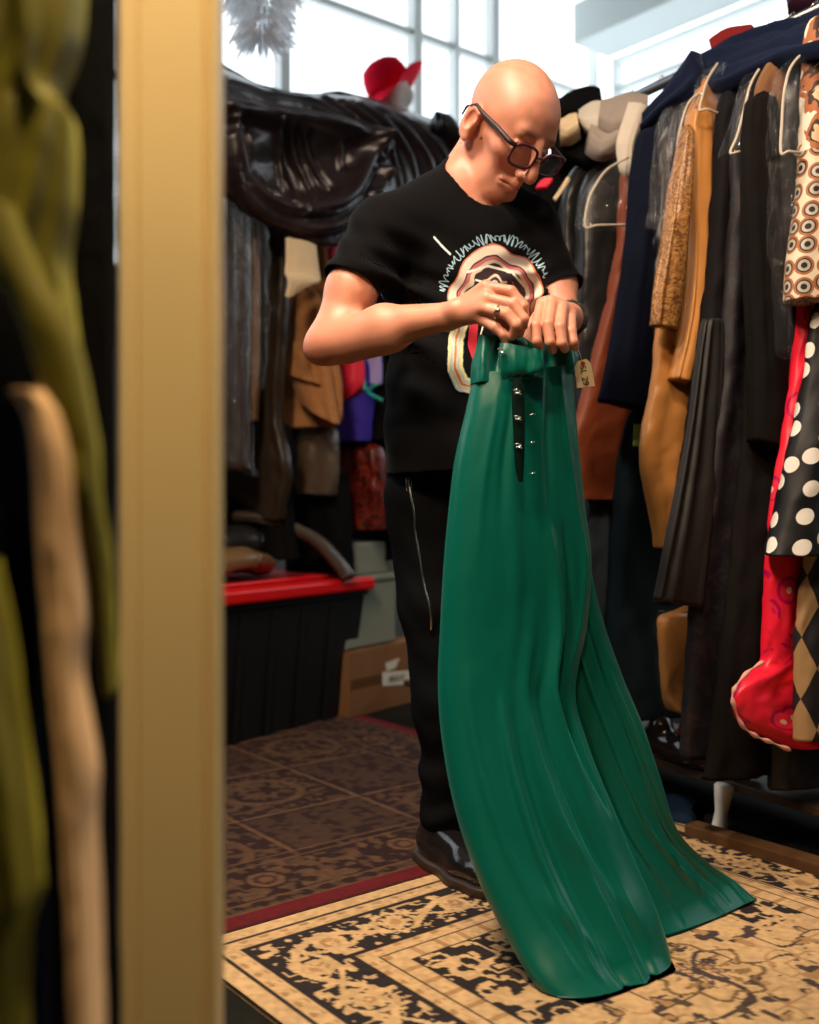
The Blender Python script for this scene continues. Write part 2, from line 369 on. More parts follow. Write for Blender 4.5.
# ------------------------------------------------------------------ smooth surfaces grown from a distance field
def smin(a, b, k):
    h = np.maximum(k-np.abs(a-b), 0)/k; return np.minimum(a, b)-h*h*k*.25
class Field:
    def __init__(s): s.p = []; s.post = None
    def cap(s, a, b, ra, rb=None, k=.02, sub=False):
        a, b = np.array(a, float), np.array(b, float); rb = ra if rb is None else rb
        c = (a+b)/2; s.p.append(('c', a, b, ra, rb, k, sub, c, np.linalg.norm(b-a)/2+max(ra, rb))); return s
    def chain(s, pts, rs, k=.006):
        for i in range(len(pts)-1): s.cap(pts[i], pts[i+1], rs[i], rs[i+1], k)
        return s
    def ell(s, c, r, M=None, k=.02, sub=False):
        c = np.array(c, float); M = np.eye(3) if M is None else np.array(M, float)
        s.p.append(('e', c, np.array(r, float), M, None, k, sub, c, max(r))); return s
    def sub(s, P, c, rad):
        d = np.full(len(P), 1.0)
        for q in s.p:
            if np.linalg.norm(q[7]-c) > q[8]+rad+q[5]+.02 and not (q[6] is False and False): continue
            if q[0] == 'c':
                a, b = q[1], q[2]; ba = b-a; h = np.clip((P-a)@ba/(ba@ba+1e-12), 0, 1)
                x = np.linalg.norm(P-a-h[:, None]*ba, axis=1)-(q[3]+(q[4]-q[3])*h)
            else:
                L = (P-q[1])@q[3].T; k0 = np.linalg.norm(L/q[2], axis=1); k1 = np.linalg.norm(L/q[2]**2, axis=1)+1e-9
                x = k0*(k0-1)/k1
            d = -smin(-d, x, q[5]) if q[6] else smin(d, x, q[5])
        if s.post: d = s.post(P, d)
        return d
    def bounds(s):
        lo = np.min([q[7]-q[8] for q in s.p if not q[6]], 0)-.01; hi = np.max([q[7]+q[8] for q in s.p if not q[6]], 0)+.01
        return lo, hi
    def mesh(s, h, lo=None, hi=None, B=16):
        l, u = s.bounds(); lo = l if lo is None else np.array(lo); hi = u if hi is None else np.array(hi)
        nb = np.ceil((hi-lo)/(h*B)).astype(int); big = np.int64(4096)
        g = np.arange(B+1); G = np.stack(np.meshgrid(g, g, g, indexing='ij'), -1).reshape(-1, 3)
        VI, VP, Q = [], [], []
        half = h*B*.5*math.sqrt(3)
        for bx in range(nb[0]):
            for by in range(nb[1]):
                for bz in range(nb[2]):
                    o = lo+np.array([bx, by, bz])*h*B; c = o+h*B/2
                    dc = s.sub(c[None, :], c, half)[0]
                    if abs(dc) > half*1.7: continue
                    d = s.sub(o+G*h, c, half).reshape(B+1, B+1, B+1)
                    ins = d < 0
                    if ins.all() or not ins.any(): continue
                    cnt = sum(ins[i:B+i or None, j:B+j or None, k:B+k or None][:B, :B, :B].astype(int) for i in (0, 1) for j in (0, 1) for k in (0, 1))
                    act = (cnt > 0) & (cnt < 8); I = np.argwhere(act)
                    if len(I) == 0: continue
                    acc = np.zeros((len(I), 3)); n = np.zeros(len(I))
                    base = np.array([bx, by, bz])*B
                    for ax in range(3):
                        o1, o2 = [q for q in range(3) if q != ax]
                        for i in (0, 1):
                            for j in (0, 1):
                                e = np.zeros(3, int); e[o1] = i; e[o2] = j; e2 = e.copy(); e2[ax] = 1
                                A = I+e; Bq = I+e2; da = d[A[:, 0], A[:, 1], A[:, 2]]; db = d[Bq[:, 0], Bq[:, 1], Bq[:, 2]]
                                m = (da < 0) != (db < 0); t = np.where(m, da/(da-db+1e-20), 0)
                                p = A.astype(float); p[:, ax] += t; acc += p*m[:, None]; n += m
                    gi = I+base; VI.append((gi[:, 0]*big+gi[:, 1])*big+gi[:, 2]); VP.append(o+acc/n[:, None]*h)
                    for ax in range(3):
                        o1, o2 = (ax+1) % 3, (ax+2) % 3
                        sl = [slice(0, B)]*3; s2 = list(sl); s2[ax] = slice(1, B+1)
                        a_, b_ = ins[tuple(sl)], ins[tuple(s2)]
                        E = np.argwhere(a_ != b_); 
                        if len(E) == 0: continue
                        fl = a_[E[:, 0], E[:, 1], E[:, 2]]; E = E+base; q = []
                        for (i, j) in ((0, 0), (1, 0), (1, 1), (0, 1)):
                            C = E.copy(); C[:, o1] -= i; C[:, o2] -= j; q.append((C[:, 0]*big+C[:, 1])*big+C[:, 2])
                        q = np.stack(q, 1); q[~fl] = q[~fl][:, ::-1]; Q.append(q)
        VI = np.concatenate(VI); VP = np.concatenate(VP); Q = np.concatenate(Q)
        o = np.argsort(VI); VI = VI[o]; VP = VP[o]
        J = np.clip(np.searchsorted(VI, Q), 0, len(VI)-1); ok = (VI[J] == Q).all(1)
        F = J[ok]
        for _ in range(2):   # light relaxation
            S = np.zeros_like(VP); n = np.zeros(len(VP))
            for a, b in ((0, 1), (1, 2), (2, 3), (3, 0)):
                np.add.at(S, F[:, a], VP[F[:, b]]); np.add.at(n, F[:, a], 1); np.add.at(S, F[:, b], VP[F[:, a]]); np.add.at(n, F[:, b], 1)
            VP = VP*.5+.5*S/np.maximum(n, 1)[:, None]
        return VP, F[:, ::-1]

# ------------------------------------------------------------------ the person
person = thing('person', 'bald person in glasses and black print t-shirt, head bowed, holding up green trousers', 'person', (.13, 2.25, 0))
v3 = lambda *a: np.array(U(*a))
# head frame
yaw, pit, rol = math.radians(40), math.radians(45), math.radians(2)
HF0 = np.array([math.sin(yaw), -math.cos(yaw), 0]); HR = np.cross(HF0, [0, 0, 1]); 
HF = HF0*math.cos(pit)-np.array([0, 0, 1])*math.sin(pit); HU = np.cross(HR, HF)
HR, HU = HR*math.cos(rol)+HU*math.sin(rol), HU*math.cos(rol)-HR*math.sin(rol)
HO = v3(507, 126, 2.15); HS = 1.06
HM = np.stack([HR, HF, HU])
def H(x, y, z): return HO+HS*(HR*x+HF*y+HU*z)
BR, BF = np.array([-.866, -.5, 0]), np.array([.5, -.866, 0]); BM = np.stack([BR, BF, [0, 0, 1]])
CH = np.array([.105, 2.2, 1.28])
def Bp(x, y, z): return CH+BR*x+BF*y+np.array([0, 0, z])
body = Field()
# torso
body.ell(Bp(0, -.01, -.02), (.15, .10, .2), BM).ell((.12, 2.21, 1.0), (.135, .10, .2), BM, .06).ell((.11, 2.23, .88), (.12, .09, .09), BM, .06)
SR, SL = v3(383, 232, 2.10), v3(529, 228, 2.27)
NB = v3(474, 180, 2.215)
body.cap(SR, SL, .045, .045, .05).cap(NB, SR+[.02, 0, .01], .05, .036, .05).cap(NB, SL+[-.02, 0, .01], .05, .036, .05)
# legs inside the trousers
body.chain([v3(427, 495, 2.205), v3(440, 660, 2.2), v3(446, 815, 2.26)], [.07, .05, .035], .03)
body.chain([v3(500, 490, 2.28), v3(520, 655, 2.27), v3(532, 800, 2.33)], [.07, .05, .035], .03)
# neck and head
body.cap(NB, H(0, -.028, -.045), .056, .054, .04)
body.cap(NB+[.03, -.03, .0], H(.0, .0, -.09), .03, .035, .03)
h = lambda c, r, k=.02, sub=False: body.ell(H(*c), [q*HS for q in r], HM, k*HS, sub)
hc = lambda a, b, ra, rb, k=.01, sub=False: body.cap(H(*a), H(*b), ra*HS, rb*HS, k*HS, sub)
h((0, -.010, .034), (.074, .094, .086), .02)
h((0, .035, .030), (.062, .060, .062), .03)
h((0, .030, -.040), (.054, .062, .070), .035)
hc((.050, .004, -.048), (.018, .070, -.098), .017, .019, .025); hc((-.050, .004, -.048), (-.018, .070, -.098), .017, .019, .025)
h((0, .080, -.100), (.021, .017, .017), .018)
hc((-.034, .082, .026), (.034, .082, .026), .013, .013, .014)
for s in (-1, 1):
    h((s*.043, .064, -.024), (.019, .018, .017), .03)
    h((s*.033, .108, .006), (.019, .016, .013), .012, True)
    h((s*.032, .082, .004), (.0125, .0125, .0125), .003)
    hc((s*.020, .096, .006), (s*.043, .088, .006), .0035, .003, .004)     # lowered lid
    hc((s*.022, .093, -.010), (s*.042, .087, -.009), .004, .003, .006)
    h((s*.0125, .109, -.043), (.009, .011, .0085), .006)
    h((s*.007, .114, -.050), (.004, .006, .003), .003, True)
    hc((s*.019, .106, -.040), (s*.037, .084, -.066), .0016, .0010, .006, True)
    h((s*.070, .038, -.060), (.011, .026, .018), .03, True)
    # ears
    h((s*.078, -.012, -.020), (.011, .020, .034), .008)
    h((s*.086, -.007, -.013), (.007, .011, .018), .004, True)
    h((s*.082, .004, -.018), (.004, .005, .008), .004)
    h((s*.079, -.002, -.046), (.006, .009, .010), .005)
    hc((s*.079, .004, .004), (s*.083, -.018, .010), .0035, .004, .004)
    hc((s*.083, -.026, .004), (s*.081, -.024, -.030), .004, .0035, .004)
hc((0, .101, .016), (0, .124, -.028), .0090, .0110, .010)
h((0, .125, -.038), (.0125, .0125, .0115), .008)
hc((0, .106, -.053), (0, .104, -.058), .007, .006, .008)
hc((-.026, .089, -.067), (0, .102, -.0635), .0012, .0050, .012); hc((.026, .089, -.067), (0, .102, -.0635), .0012, .0050, .012)
hc((-.024, .088, -.074), (0, .100, -.0755), .002, .0062, .014); hc((.024, .088, -.074), (0, .100, -.0755), .002, .0062, .014)
hc((-.030, .088, -.073), (0, .1055, -.0695), .0018, .0018, .0035, True); hc((.030, .088, -.073), (0, .1055, -.0695), .0018, .0018, .0035, True)
# his right arm
ELR, WR = v3(331, 341, 2.04), v3(443, 317, 1.90)
body.cap(SR, v3(352, 290, 2.06), .050, .050, .03).cap(v3(352, 290, 2.06), ELR, .048, .040, .02)
body.ell(v3(317, 350, 2.045), (.024, .024, .024), None, .03)
body.cap(ELR, v3(384, 327, 1.975), .040, .040, .025).cap(v3(384, 327, 1.975), WR, .040, .0255, .02)
body.cap(v3(350, 345, 2.02), v3(392, 336, 1.96), .03, .026, .03)
body.cap(v3(350, 322, 1.99), v3(384, 306, 1.99), .002, .003, .012, True)
# right hand
mcp = [v3(486, 287, 1.845), v3(487, 298, 1.833), v3(483, 308, 1.833), v3(478, 317, 1.85)]
for q, r in zip(mcp, (.013, .013, .0125, .0115)): body.cap(WR+[.01, 0, 0], q, .019, r, .012)
body.cap(v3(455, 310, 1.875), v3(484, 312, 1.875), .018, .011, .012)
fk = .0035
for pts in ([(486, 287, 1.845), (511, 291, 1.822), (524, 306, 1.815), (524, 326, 1.826)],
            [(487, 298, 1.833), (513, 304, 1.806), (524, 319, 1.80), (520, 333, 1.815)],
            [(483, 308, 1.833), (506, 314, 1.806), (516, 325, 1.80), (512, 337, 1.815)],
            [(478, 317, 1.85), (495, 327, 1.825), (504, 335, 1.82), (506, 343, 1.825)]):
    body.chain([v3(*q) for q in pts], [.0108, .0095, .0088, .0072], fk)
body.chain([v3(484, 312, 1.875), v3(503, 320, 1.865), v3(519, 333, 1.845)], [.011, .0105, .009], fk)
# his left arm
ELL, WL = v3(563, 330, 2.16), v3(570, 317, 1.94)
body.cap(SL, v3(556, 285, 2.22), .048, .042, .03).cap(v3(556, 285, 2.22), ELL, .041, .037, .02)
body.cap(ELL, WL, .037, .0245, .02)
mcl = [v3(543, 304, 1.855), v3(552, 302, 1.847), v3(562, 307, 1.845), v3(570, 315, 1.852)]
for q in mcl: body.cap(WL+[-.004, -.01, 0], q, .018, .0125, .012)
for pts in ([(542, 304, 1.853), (536, 326, 1.808), (537, 341, 1.803), (540, 350, 1.815)],
            [(552, 302, 1.846), (548, 324, 1.800), (550, 342, 1.795), (553, 350, 1.808)],
            [(562, 307, 1.845), (560, 327, 1.802), (562, 343, 1.797), (565, 349, 1.81)],
            [(570, 315, 1.852), (571, 331, 1.818), (573, 342, 1.812), (575, 347, 1.82)]):
    body.chain([v3(*q) for q in pts], [.0108, .0098, .009, .0075], .0022)
body.chain([v3(556, 316, 1.90), v3(538, 317, 1.89), v3(529, 329, 1.875), v3(528, 343, 1.868)], [.013, .0115, .0105, .009], fk)
def skinpost(P, d):
    L = (P-HO)@HM.T/HS
    d = d-.0006*np.sin(L[:, 1]*190+np.sin(L[:, 2]*60)*1.5)*np.exp(-(((P-v3(352, 312, 2.05))/.05)**2).sum(1))
    return d
BV, BFc = body.mesh(.0022)
# skin colours: lips, cheeks, stubble
L = (BV-HO)@HM.T/HS
col = np.tile(np.array([.62, .265, .17]), (len(BV), 1))
n1 = vnoise(BV[:, 0]*60+BV[:, 1]*45+90, BV[:, 2]*55+40, 3)[:, None]; col *= .88+.24*n1
def tint(m, c, a): 
    global col
    m = np.clip(m, 0, 1)[:, None]*a; col = col*(1-m)+np.array(c)*m
inh = np.exp(-(np.linalg.norm(L, axis=1)/.13)**8)
g = lambda c, r: np.exp(-(((L-np.array(c))/np.array(r))**2).sum(1))
tint(g((0, .10, -.0695), (.022, .02, .008)), (.45, .10, .07), .6)
tint(g((0, .10, -.0698), (.030, .03, .0022)), (.22, .05, .035), .85)
tint(g((0, .07, -.085), (.05, .05, .03))*inh, (.40, .20, .13), .35)
tint(g((0, .12, -.03), (.02, .02, .02))+g((.045, .07, -.02), (.02, .03, .02))+g((-.045, .07, -.02), (.02, .03, .02)), (.62, .17, .09), .4)
for s in (-1, 1):
    tint(g((s*.034, .098, .030), (.018, .02, .0045)), (.12, .06, .035), .75)
    tint(g((s*.033, .092, .0015), (.014, .012, .0022)), (.05, .025, .02), .8)
    tint(g((s*.083, 0, 0), (.015, .02, .03)), (.60, .16, .09), .4)
fw = (L[:, 2] > -.11) & (np.linalg.norm(L, axis=1) < .2)
for Q in (BV-v3(320, 352, 2.04),): tint(np.exp(-(np.linalg.norm(Q, axis=1)/.03)**2), (.60, .15, .09), .5)
SKIN = vcmat('skin', .45, sss=.12, bump=.12, bscale=350, spec=.5)
put('body', BV, BFc, SKIN, person, True, None, col)

# t-shirt
sh = Field()
sh.ell(Bp(0, -.01, -.02), (.172, .125, .20), BM).ell((.118, 2.20, 1.08), (.158, .125, .22), BM, .06)
sh.cap((.100, 2.20, 1.06), (.098, 2.205, .80), .128, .128, .06)
sh.ell((.108, 2.205, .88), (.168, .125, .22), BM, .05)
sh.cap(SR, SL, .062, .060, .06).cap(NB, SR+[.02, 0, .01], .058, .050, .05).cap(NB, SL+[-.02, 0, .01], .058, .050, .05)
sh.cap(SR, v3(350, 292, 2.055), .062, .064, .03).cap(v3(350, 292, 2.055), v3(343, 308, 2.05), .065, .066, .01)
sh.cap(SL, v3(557, 290, 2.22), .056, .056, .03).cap(v3(557, 290, 2.22), v3(558, 305, 2.22), .056, .056, .01)
aR = v3(350, 292, 2.055)-SR; aR /= np.linalg.norm(aR); cR = v3(356, 285, 2.06)
aL = v3(557, 285, 2.22)-SL; aL /= np.linalg.norm(aL); cL = v3(562, 289, 2.22)
nN = np.array([.28, -.34, .9]); nN /= np.linalg.norm(nN); cN = v3(474, 186, 2.17)
def shirtpost(P, d):
    D = P-CH; r = D@BR; f = D@BF; z = P[:, 2]
    fold = lambda p, dr, w, fr, a, ph=0: a*np.sin(((P-p)@np.array(dr))*fr+ph)*np.exp(-(np.linalg.norm(P-p, axis=1)/w)**2)
    d = d+fold(v3(385, 300, 2.08), (.3, 0, .95), .10, 130, .009)+fold(v3(535, 290, 2.15), (-.4, 0, .9), .09, 120, .008)
    d = d+fold(v3(425, 330, 2.1), (.5, 0, .85), .15, 75, .009, 1)+fold(v3(360, 255, 2.05), (.75, 0, .6), .07, 120, .005)
    d = d+.0055*np.sin(r*48+z*9+np.sin(z*14)*1.2)*np.clip((1.25-z)*2.4, 0, 1)+.003*np.sin(r*95+z*26+1.7*np.sin(z*9))*np.clip((1.3-z)*2, 0, 1)
    d = d+.003*np.sin(z*52+r*22+np.sin(r*30))*np.clip((1.10-z)*3, 0, 1)*np.clip((z-.8)*5, 0, 1)
    outer = d; inner = d+.0045
    # sleeve ends, hem, neckline
    for c, a, sgn in ((cR, aR, 1), (cL, aL, 1)):
        m = np.linalg.norm(P-c, axis=1) < .13
        cut = (P-c)@a-.004
        outer = np.where(m & (((P-c)@BR)*(1 if c is cR else -1) > -.06), np.maximum(outer, cut), outer)
        # hem thickness
    outer = np.maximum(outer, (.842+.006*np.sin(r*20)-z))
    neck = (P-cN)@nN; rad = np.linalg.norm((P-cN)-neck[:, None]*nN, axis=1)
    ell = .070-rad
    outer = np.maximum(outer, np.where(z > 1.3, -smin(-neck+.03, np.full(len(P), 1.), .001)*0+np.minimum(ell, neck+.05), -1))
    return np.maximum(outer, -inner)
sh.post = shirtpost
SV, SF = sh.mesh(.0026)
SHIRT = mat('black_cotton_jersey', (.005, .005, .0055), .85, sheen=.10, sheen_tint=(.5, .5, .55), bump=.15, bscale=600)
shirt = put('t_shirt', SV, SF, SHIRT, person)
# print on the chest: generic swirl of coloured bands with scribbled lines above, laid on the cloth
bvh = BVHTree.FromPolygons([Vector(q) for q in SV], [tuple(q) for q in SF])
def seg(PX, PY, pts):
    d = np.full(PX.shape, 1e9)
    for (x0, y0), (x1, y1) in zip(pts[:-1], pts[1:]):
        bx, by = x1-x0, y1-y0; t = np.clip(((PX-x0)*bx+(PY-y0)*by)/(bx*bx+by*by+1e-9), 0, 1); d = np.minimum(d, np.hypot(PX-x0-t*bx, PY-y0-t*by))
    return d
def chest_print():
    n = 300; xs = np.linspace(428, 552, n); ys = np.linspace(228, 402, int(n*1.4)); PX, PY = np.meshgrid(xs, ys)
    colr = np.zeros(PX.shape+(3,)); al = np.zeros(PX.shape, bool)
    def paint(m, c):
        colr[m] = c; al[m] = True
    cx, cy = 496, 300
    ang = np.arctan2(PY-cy, PX-cx); r = np.hypot((PX-cx)/47, (PY-cy)/54)
    # upper dome of nested bands, then a jaw-like loop down to the left
    w = r+.04*np.sin(ang*5+1)+.03*np.sin(ang*9)+(vnoise(PX*.12, PY*.12, 5)-.5)*.06
    up = PY < 322
    for lim, c in ((1.0, (.55, .16, .08)), (.965, (.7, .6, .5)), (.86, (.72, .62, .50)), (.80, (.04, .02, .02)), (.77, (.5, .14, .16)), (.70, (.65, .55, .42)),
                   (.62, (.03, .015, .015)), (.44, (.65, .56, .44)), (.38, (.05, .02, .02)), (.31, (.5, .58, .6)), (.24, (.55, .13, .05)), (.16, (.75, .7, .5)), (.1, (.03, .02, .02))):
        paint(up & (w < lim), c)
    pts = [(462, 318), (456, 340), (455, 368), (462, 384), (476, 388), (488, 372)]
    d = seg(PX, PY, pts)+(vnoise(PX*.25, PY*.25, 8)-.5)*1.2
    for lim, c in ((8.5, (.02, .05, .1)), (7.5, (.75, .7, .35)), (4.5, (.45, .55, .6)), (2.6, (.65, .6, .48)), (1.2, (.55, .2, .05))): paint((d < lim) & ~up, c)
    paint((seg(PX, PY, [(474, 320), (472, 345), (478, 362)]) < 4.5) & ~up, (.5, .02, .04))
    paint(seg(PX, PY, [(484, 322), (479, 340), (486, 345), (482, 360)]) < .8, (.8, .75, .6))
    paint((seg(PX, PY, [(468, 272), (488, 266), (512, 272), (524, 286)]) < 1.2) | (seg(PX, PY, [(476, 280), (490, 284), (484, 292)]) < 1.), (.8, .78, .7))
    paint(seg(PX, PY, [(506, 276), (514, 290), (520, 300), (518, 312)]) < 2.2, (.02, .015, .02))
    # pale blue scribbles following the outline
    t = np.linspace(0, 1, 340); sc = []
    for q in t:
        aa = math.radians(-172+q*150); rr = 1.15+(.07+.03*math.sin(q*31))*math.sin(q*230+2*math.sin(q*40))
        sc.append((cx+47*rr*math.cos(aa)+1.5*math.cos(q*200), cy+54*rr*math.sin(aa)))
    paint(seg(PX, PY, sc) < .55, (.33, .52, .62))
    paint(seg(PX, PY, [(434, 237), (441, 245), (450, 254)]) < 1.1, (.6, .75, .8))
    paint(seg(PX, PY, [(452, 345), (450, 375), (456, 388), (463, 391)]) < .7, (.35, .5, .6))
    idx = -np.ones(PX.shape, int); V = []; C = []
    for i in range(PX.shape[0]):
        for j in range(PX.shape[1]):
            a = al[max(i-1, 0):i+2, max(j-1, 0):j+2]
            if not a.any(): continue
            # laid straight on to the chest along its own facing
            P0 = U(PX[i, j], PY[i, j], 2.06); dr = (P0-Vector((0, 0, CZ))).normalized()
            hit = bvh.ray_cast(Vector((0, 0, CZ)), dr)
            if hit[0] is None or hit[0].y > 2.4: continue
            idx[i, j] = len(V); V.append(hit[0]-dr*.0012); C.append(colr[i, j] if al[i, j] else (.007, .007, .008))
    a, b, c, d_ = idx[:-1, :-1], idx[:-1, 1:], idx[1:, 1:], idx[1:, :-1]
    m = (a >= 0) & (b >= 0) & (c >= 0) & (d_ >= 0) & (al[:-1, :-1])
    F = np.stack([a[m], d_[m], c[m], b[m]], 1)
    Vn = np.array([list(q) for q in V])
    e = np.linalg.norm(Vn[F[:, 0]]-Vn[F[:, 2]], axis=1); F = F[e < .012]
    o = put('chest_print', Vn, F, vcmat('print_ink', .6), shirt, True, None, np.array(C)); o['label'] = 'abstract swirl of coloured bands with pale blue scribbles'
chest_print()

# black jeans
jn = Field()
jn.ell((.118, 2.225, .87), (.145, .112, .12), BM).chain([v3(425, 500, 2.21), v3(438, 600, 2.20), v3(447, 700, 2.205), v3(452, 780, 2.24), v3(450, 838, 2.26)], [.088, .080, .070, .062, .066], .03)
jn.chain([v3(502, 495, 2.28), v3(516, 650, 2.27), v3(530, 810, 2.33)], [.085, .068, .062], .03)
def jpost(P, d):
    z = P[:, 2]
    d = d+.004*np.sin(z*70+P[:, 0]*40+np.sin(P[:, 0]*50)*1.3)*(np.clip((.42-z)*3, 0, 1)+.35)+.003*np.sin(z*120-P[:, 0]*60)*np.clip((.25-z)*5, 0, 1)
    return np.maximum(d, .075-z)
jn.post = jpost
JV, JF = jn.mesh(.0045)
jeans = put('jeans', JV, JF, mat('black_denim', (.0045, .005, .006), .8, bump=.25, bscale=300, noise=.3), person)
jbvh = BVHTree.FromPolygons([Vector(q) for q in JV], [tuple(q) for q in JF])
zp = []
for px, py in ((409, 480), (411, 496), (414, 512), (415, 530), (418, 548), (421, 566), (424, 584), (428, 600), (431, 616), (431, 630)):
    dr = (U(px, py, 2)-Vector((0, 0, CZ))).normalized(); ht = jbvh.ray_cast(Vector((0, 0, CZ)), dr)
    if ht[0]: zp.append(ht[0]-dr*.001)
zpp = cr([list(q) for q in zp], 90)
b = MB(); b.tube([Vector(q) for q in zpp], [.0022 if i % 2 else .0032 for i in range(90)], 6); zo = b.put('zipper', WIRE, jeans, True); zo['label'] = 'long silver zip down the thigh'
b = MB(); p = zp[0]; b.tube([p+Vector((-.006, -.004, .004)), p+Vector((.006, -.004, .004)), p+Vector((.005, -.005, -.022)), p+Vector((-.005, -.005, -.022))], .0016, 6, True); b.put('zip_pull', WIRE, zo, True)

# glossy black shoes
def shoe(heel, toe, nm):
    heel, toe = Vector(heel), Vector(toe); ax = (toe-heel).normalized(); L_ = (toe-heel).length; sd = Vector((-ax.y, ax.x, 0))
    f = Field(); p = lambda t, s, z: np.array(heel+ax*(t*L_)+sd*s+Z*z)
    f.cap(p(.15, 0, .055), p(.30, 0, .055), .034, .036, .02).cap(p(.3, 0, .05), p(.65, 0, .042), .037, .040, .03).cap(p(.65, .004, .042), p(.86, .003, .040), .040, .033, .02)
    f.cap(p(.16, 0, .06), p(.24, 0, .105), .036, .040, .02).cap(p(.30, 0, .09), p(.60, 0, .06), .028, .028, .02)
    f.post = lambda P, d: np.maximum(d, .026-P[:, 2])
    V_, F_ = f.mesh(.004); o = put('shoe', V_, F_, mat('black_patent_leather', (.01, .009, .009), .16, bump=.15, bscale=25, coat=.5), person)
    g = Field(); g.cap(p(.12, 0, .02), p(.3, 0, .02), .044, .042, .02).cap(p(.3, 0, .02), p(.65, .003, .02), .042, .050, .03).cap(p(.65, .003, .02), p(.88, .003, .02), .050, .042, .02)
    g.post = lambda P, d: np.maximum(np.maximum(d, P[:, 2]-.03), .001-P[:, 2])
    V_, F_ = g.mesh(.004); put('sole', V_, F_, mat('brown_black_rubber', (.035, .022, .014), .5), o)
    m = MB()
    for k in range(4):
        t = .36+.085*k; z = .122-.030*(k*.62+.2)
        m.tube([Vector(p(t, s, z-abs(s)*abs(s)*9)) for s in (-.022, -.011, 0, .011, .022)], .0028, 6)
    m.put('laces', mat('black_lace', (.03, .03, .03), .5), o, True)
shoe((.032, 2.315, 0), (.165, 2.055, 0), 'r'); shoe((.27, 2.37, 0), (.42, 2.13, 0), 'l')

# glasses
GM = mat('tortoise_plum_frame', (.07, .018, .028), .25, noise=.7, nscale=90); 
b = MB(); vH = lambda *a: Vector(H(*a))
GY, GZ, TL = .122, -.006, .12
def lens_pt(s, t, ins=0):   # rounded rectangle rim
    a = t*2*PI; c, sn = math.cos(a), math.sin(a)
    x = math.copysign(abs(c)**.68, c)*(.0290-ins); z = math.copysign(abs(sn)**.68, sn)*(.0215-ins)
    return vH(s*.0385+x, GY-.12*abs(s*.0385+x)-.18*z*0-TL*(-z)*.3, GZ+z)
for s in (-1, 1):
    b.tube([lens_pt(s, k/40) for k in range(40)], .0030, 8, True)
b.tube([vH(-.0095, GY-.001, GZ+.006), vH(0, GY+.003, GZ+.009), vH(.0095, GY-.001, GZ+.006)], .0022, 8)
G = b.put('glasses', GM, person, True); G['label'] = 'tortoiseshell plum rimmed glasses low on the nose'
for s in (-1, 1):
    m = MB(); m.tube([vH(s*.066, GY-.008, GZ+.013), vH(s*.0765, GY-.018, GZ+.014), vH(s*.0775, .06, .010), vH(s*.080, .01, .010), vH(s*.084, -.012, .014), vH(s*.084, -.034, -.002), vH(s*.081, -.038, -.02)], [.0046, .0056, .0052, .0044, .0034, .0026, .002], 8)
    m.put('temple', mat('dark_mottled_temple', (.03, .016, .02), .45, noise=.6, nscale=120), G, True)
    m = MB(); ring = [lens_pt(s, k/40, .001) for k in range(40)]; c = sum(ring, Vector())/40
    m.add([q for q in ring]+[q-Vector(HF)*.0012 for q in ring], [tuple(range(40)), tuple(range(40, 80))[::-1]]+[(k, k+40, (k+1) % 40+40, (k+1) % 40) for k in range(40)])
    m.put('lens', plastic('lens_glass%d' % s, dens=0.0, bump=0, refl=.09), G)
# bracelet and ring
b = MB(); wd = Vector(WL-ELL).normalized(); c0 = Vector(WL)-wd*.022; a1 = wd.orthogonal().normalized(); a2 = wd.cross(a1)
b.tube([c0+(a1*math.cos(k*PI/20)+a2*math.sin(k*PI/20))*.031 for k in range(40)], [.0038 if k % 4 else .0052 for k in range(40)], 8, True)
b.put('bracelet', mat('dark_beads', (.03, .03, .035), .3), person, True)
b = MB(); p0, p1 = v3(483, 308, 1.833), v3(506, 314, 1.806); dd = Vector(p1-p0).normalized(); c0 = Vector(p0+(p1-p0)*.66); a1 = dd.orthogonal().normalized(); a2 = dd.cross(a1)
b.tube([c0+(a1*math.cos(k*PI/12)+a2*math.sin(k*PI/12))*.0112 for k in range(24)], .0019, 8, True)
q = c0+(Vector((0, 0, CZ))-c0).normalized()*.0115+Z*.002; b.lathe([(.0001, 0), (.004, .0005), (.0045, .002), (.003, .0035), (.0001, .004)], q, (Vector((0, 0, CZ))-c0), 12)
b.put('ring', mat('silver', (.7, .66, .58), .2, metal=1), person, True)

# ------------------------------------------------------------------ the green trousers he holds up
gt = thing('trousers', 'long emerald green satin trousers hanging from the hands down onto the cream rug', 'trousers', (.18, 1.8, 0))
legA = [((474, 374, 1.865), (573, 366, 1.90)), ((467, 410, 1.855), (573, 405, 1.91)), ((456, 460, 1.85), (577, 452, 1.915)), ((450, 510, 1.845), (582, 505, 1.92)), ((445, 570, 1.84), (588, 560, 1.93)),
        ((442, 630, 1.835), (584, 625, 1.93)), ((440, 690, 1.825), (572, 690, 1.91)), ((445, 750, 1.81), (585, 745, 1.89)), ((458, 815, 1.785), (608, 803, 1.87)), ((480, 880, 1.75), (632, 862, 1.85)),
        ((510, 940, 1.71), (655, 915, 1.82)), ((543, 990, 1.66), (668, 958, 1.79)), ((585, 1018, 1.63), (675, 984, 1.745))]
rowsA = [(U(*a), U(*b)) for a, b in legA]
thA = [.035, .045, .05, .052, .055, .055, .055, .055, .055, .05, .045, .035, .022]
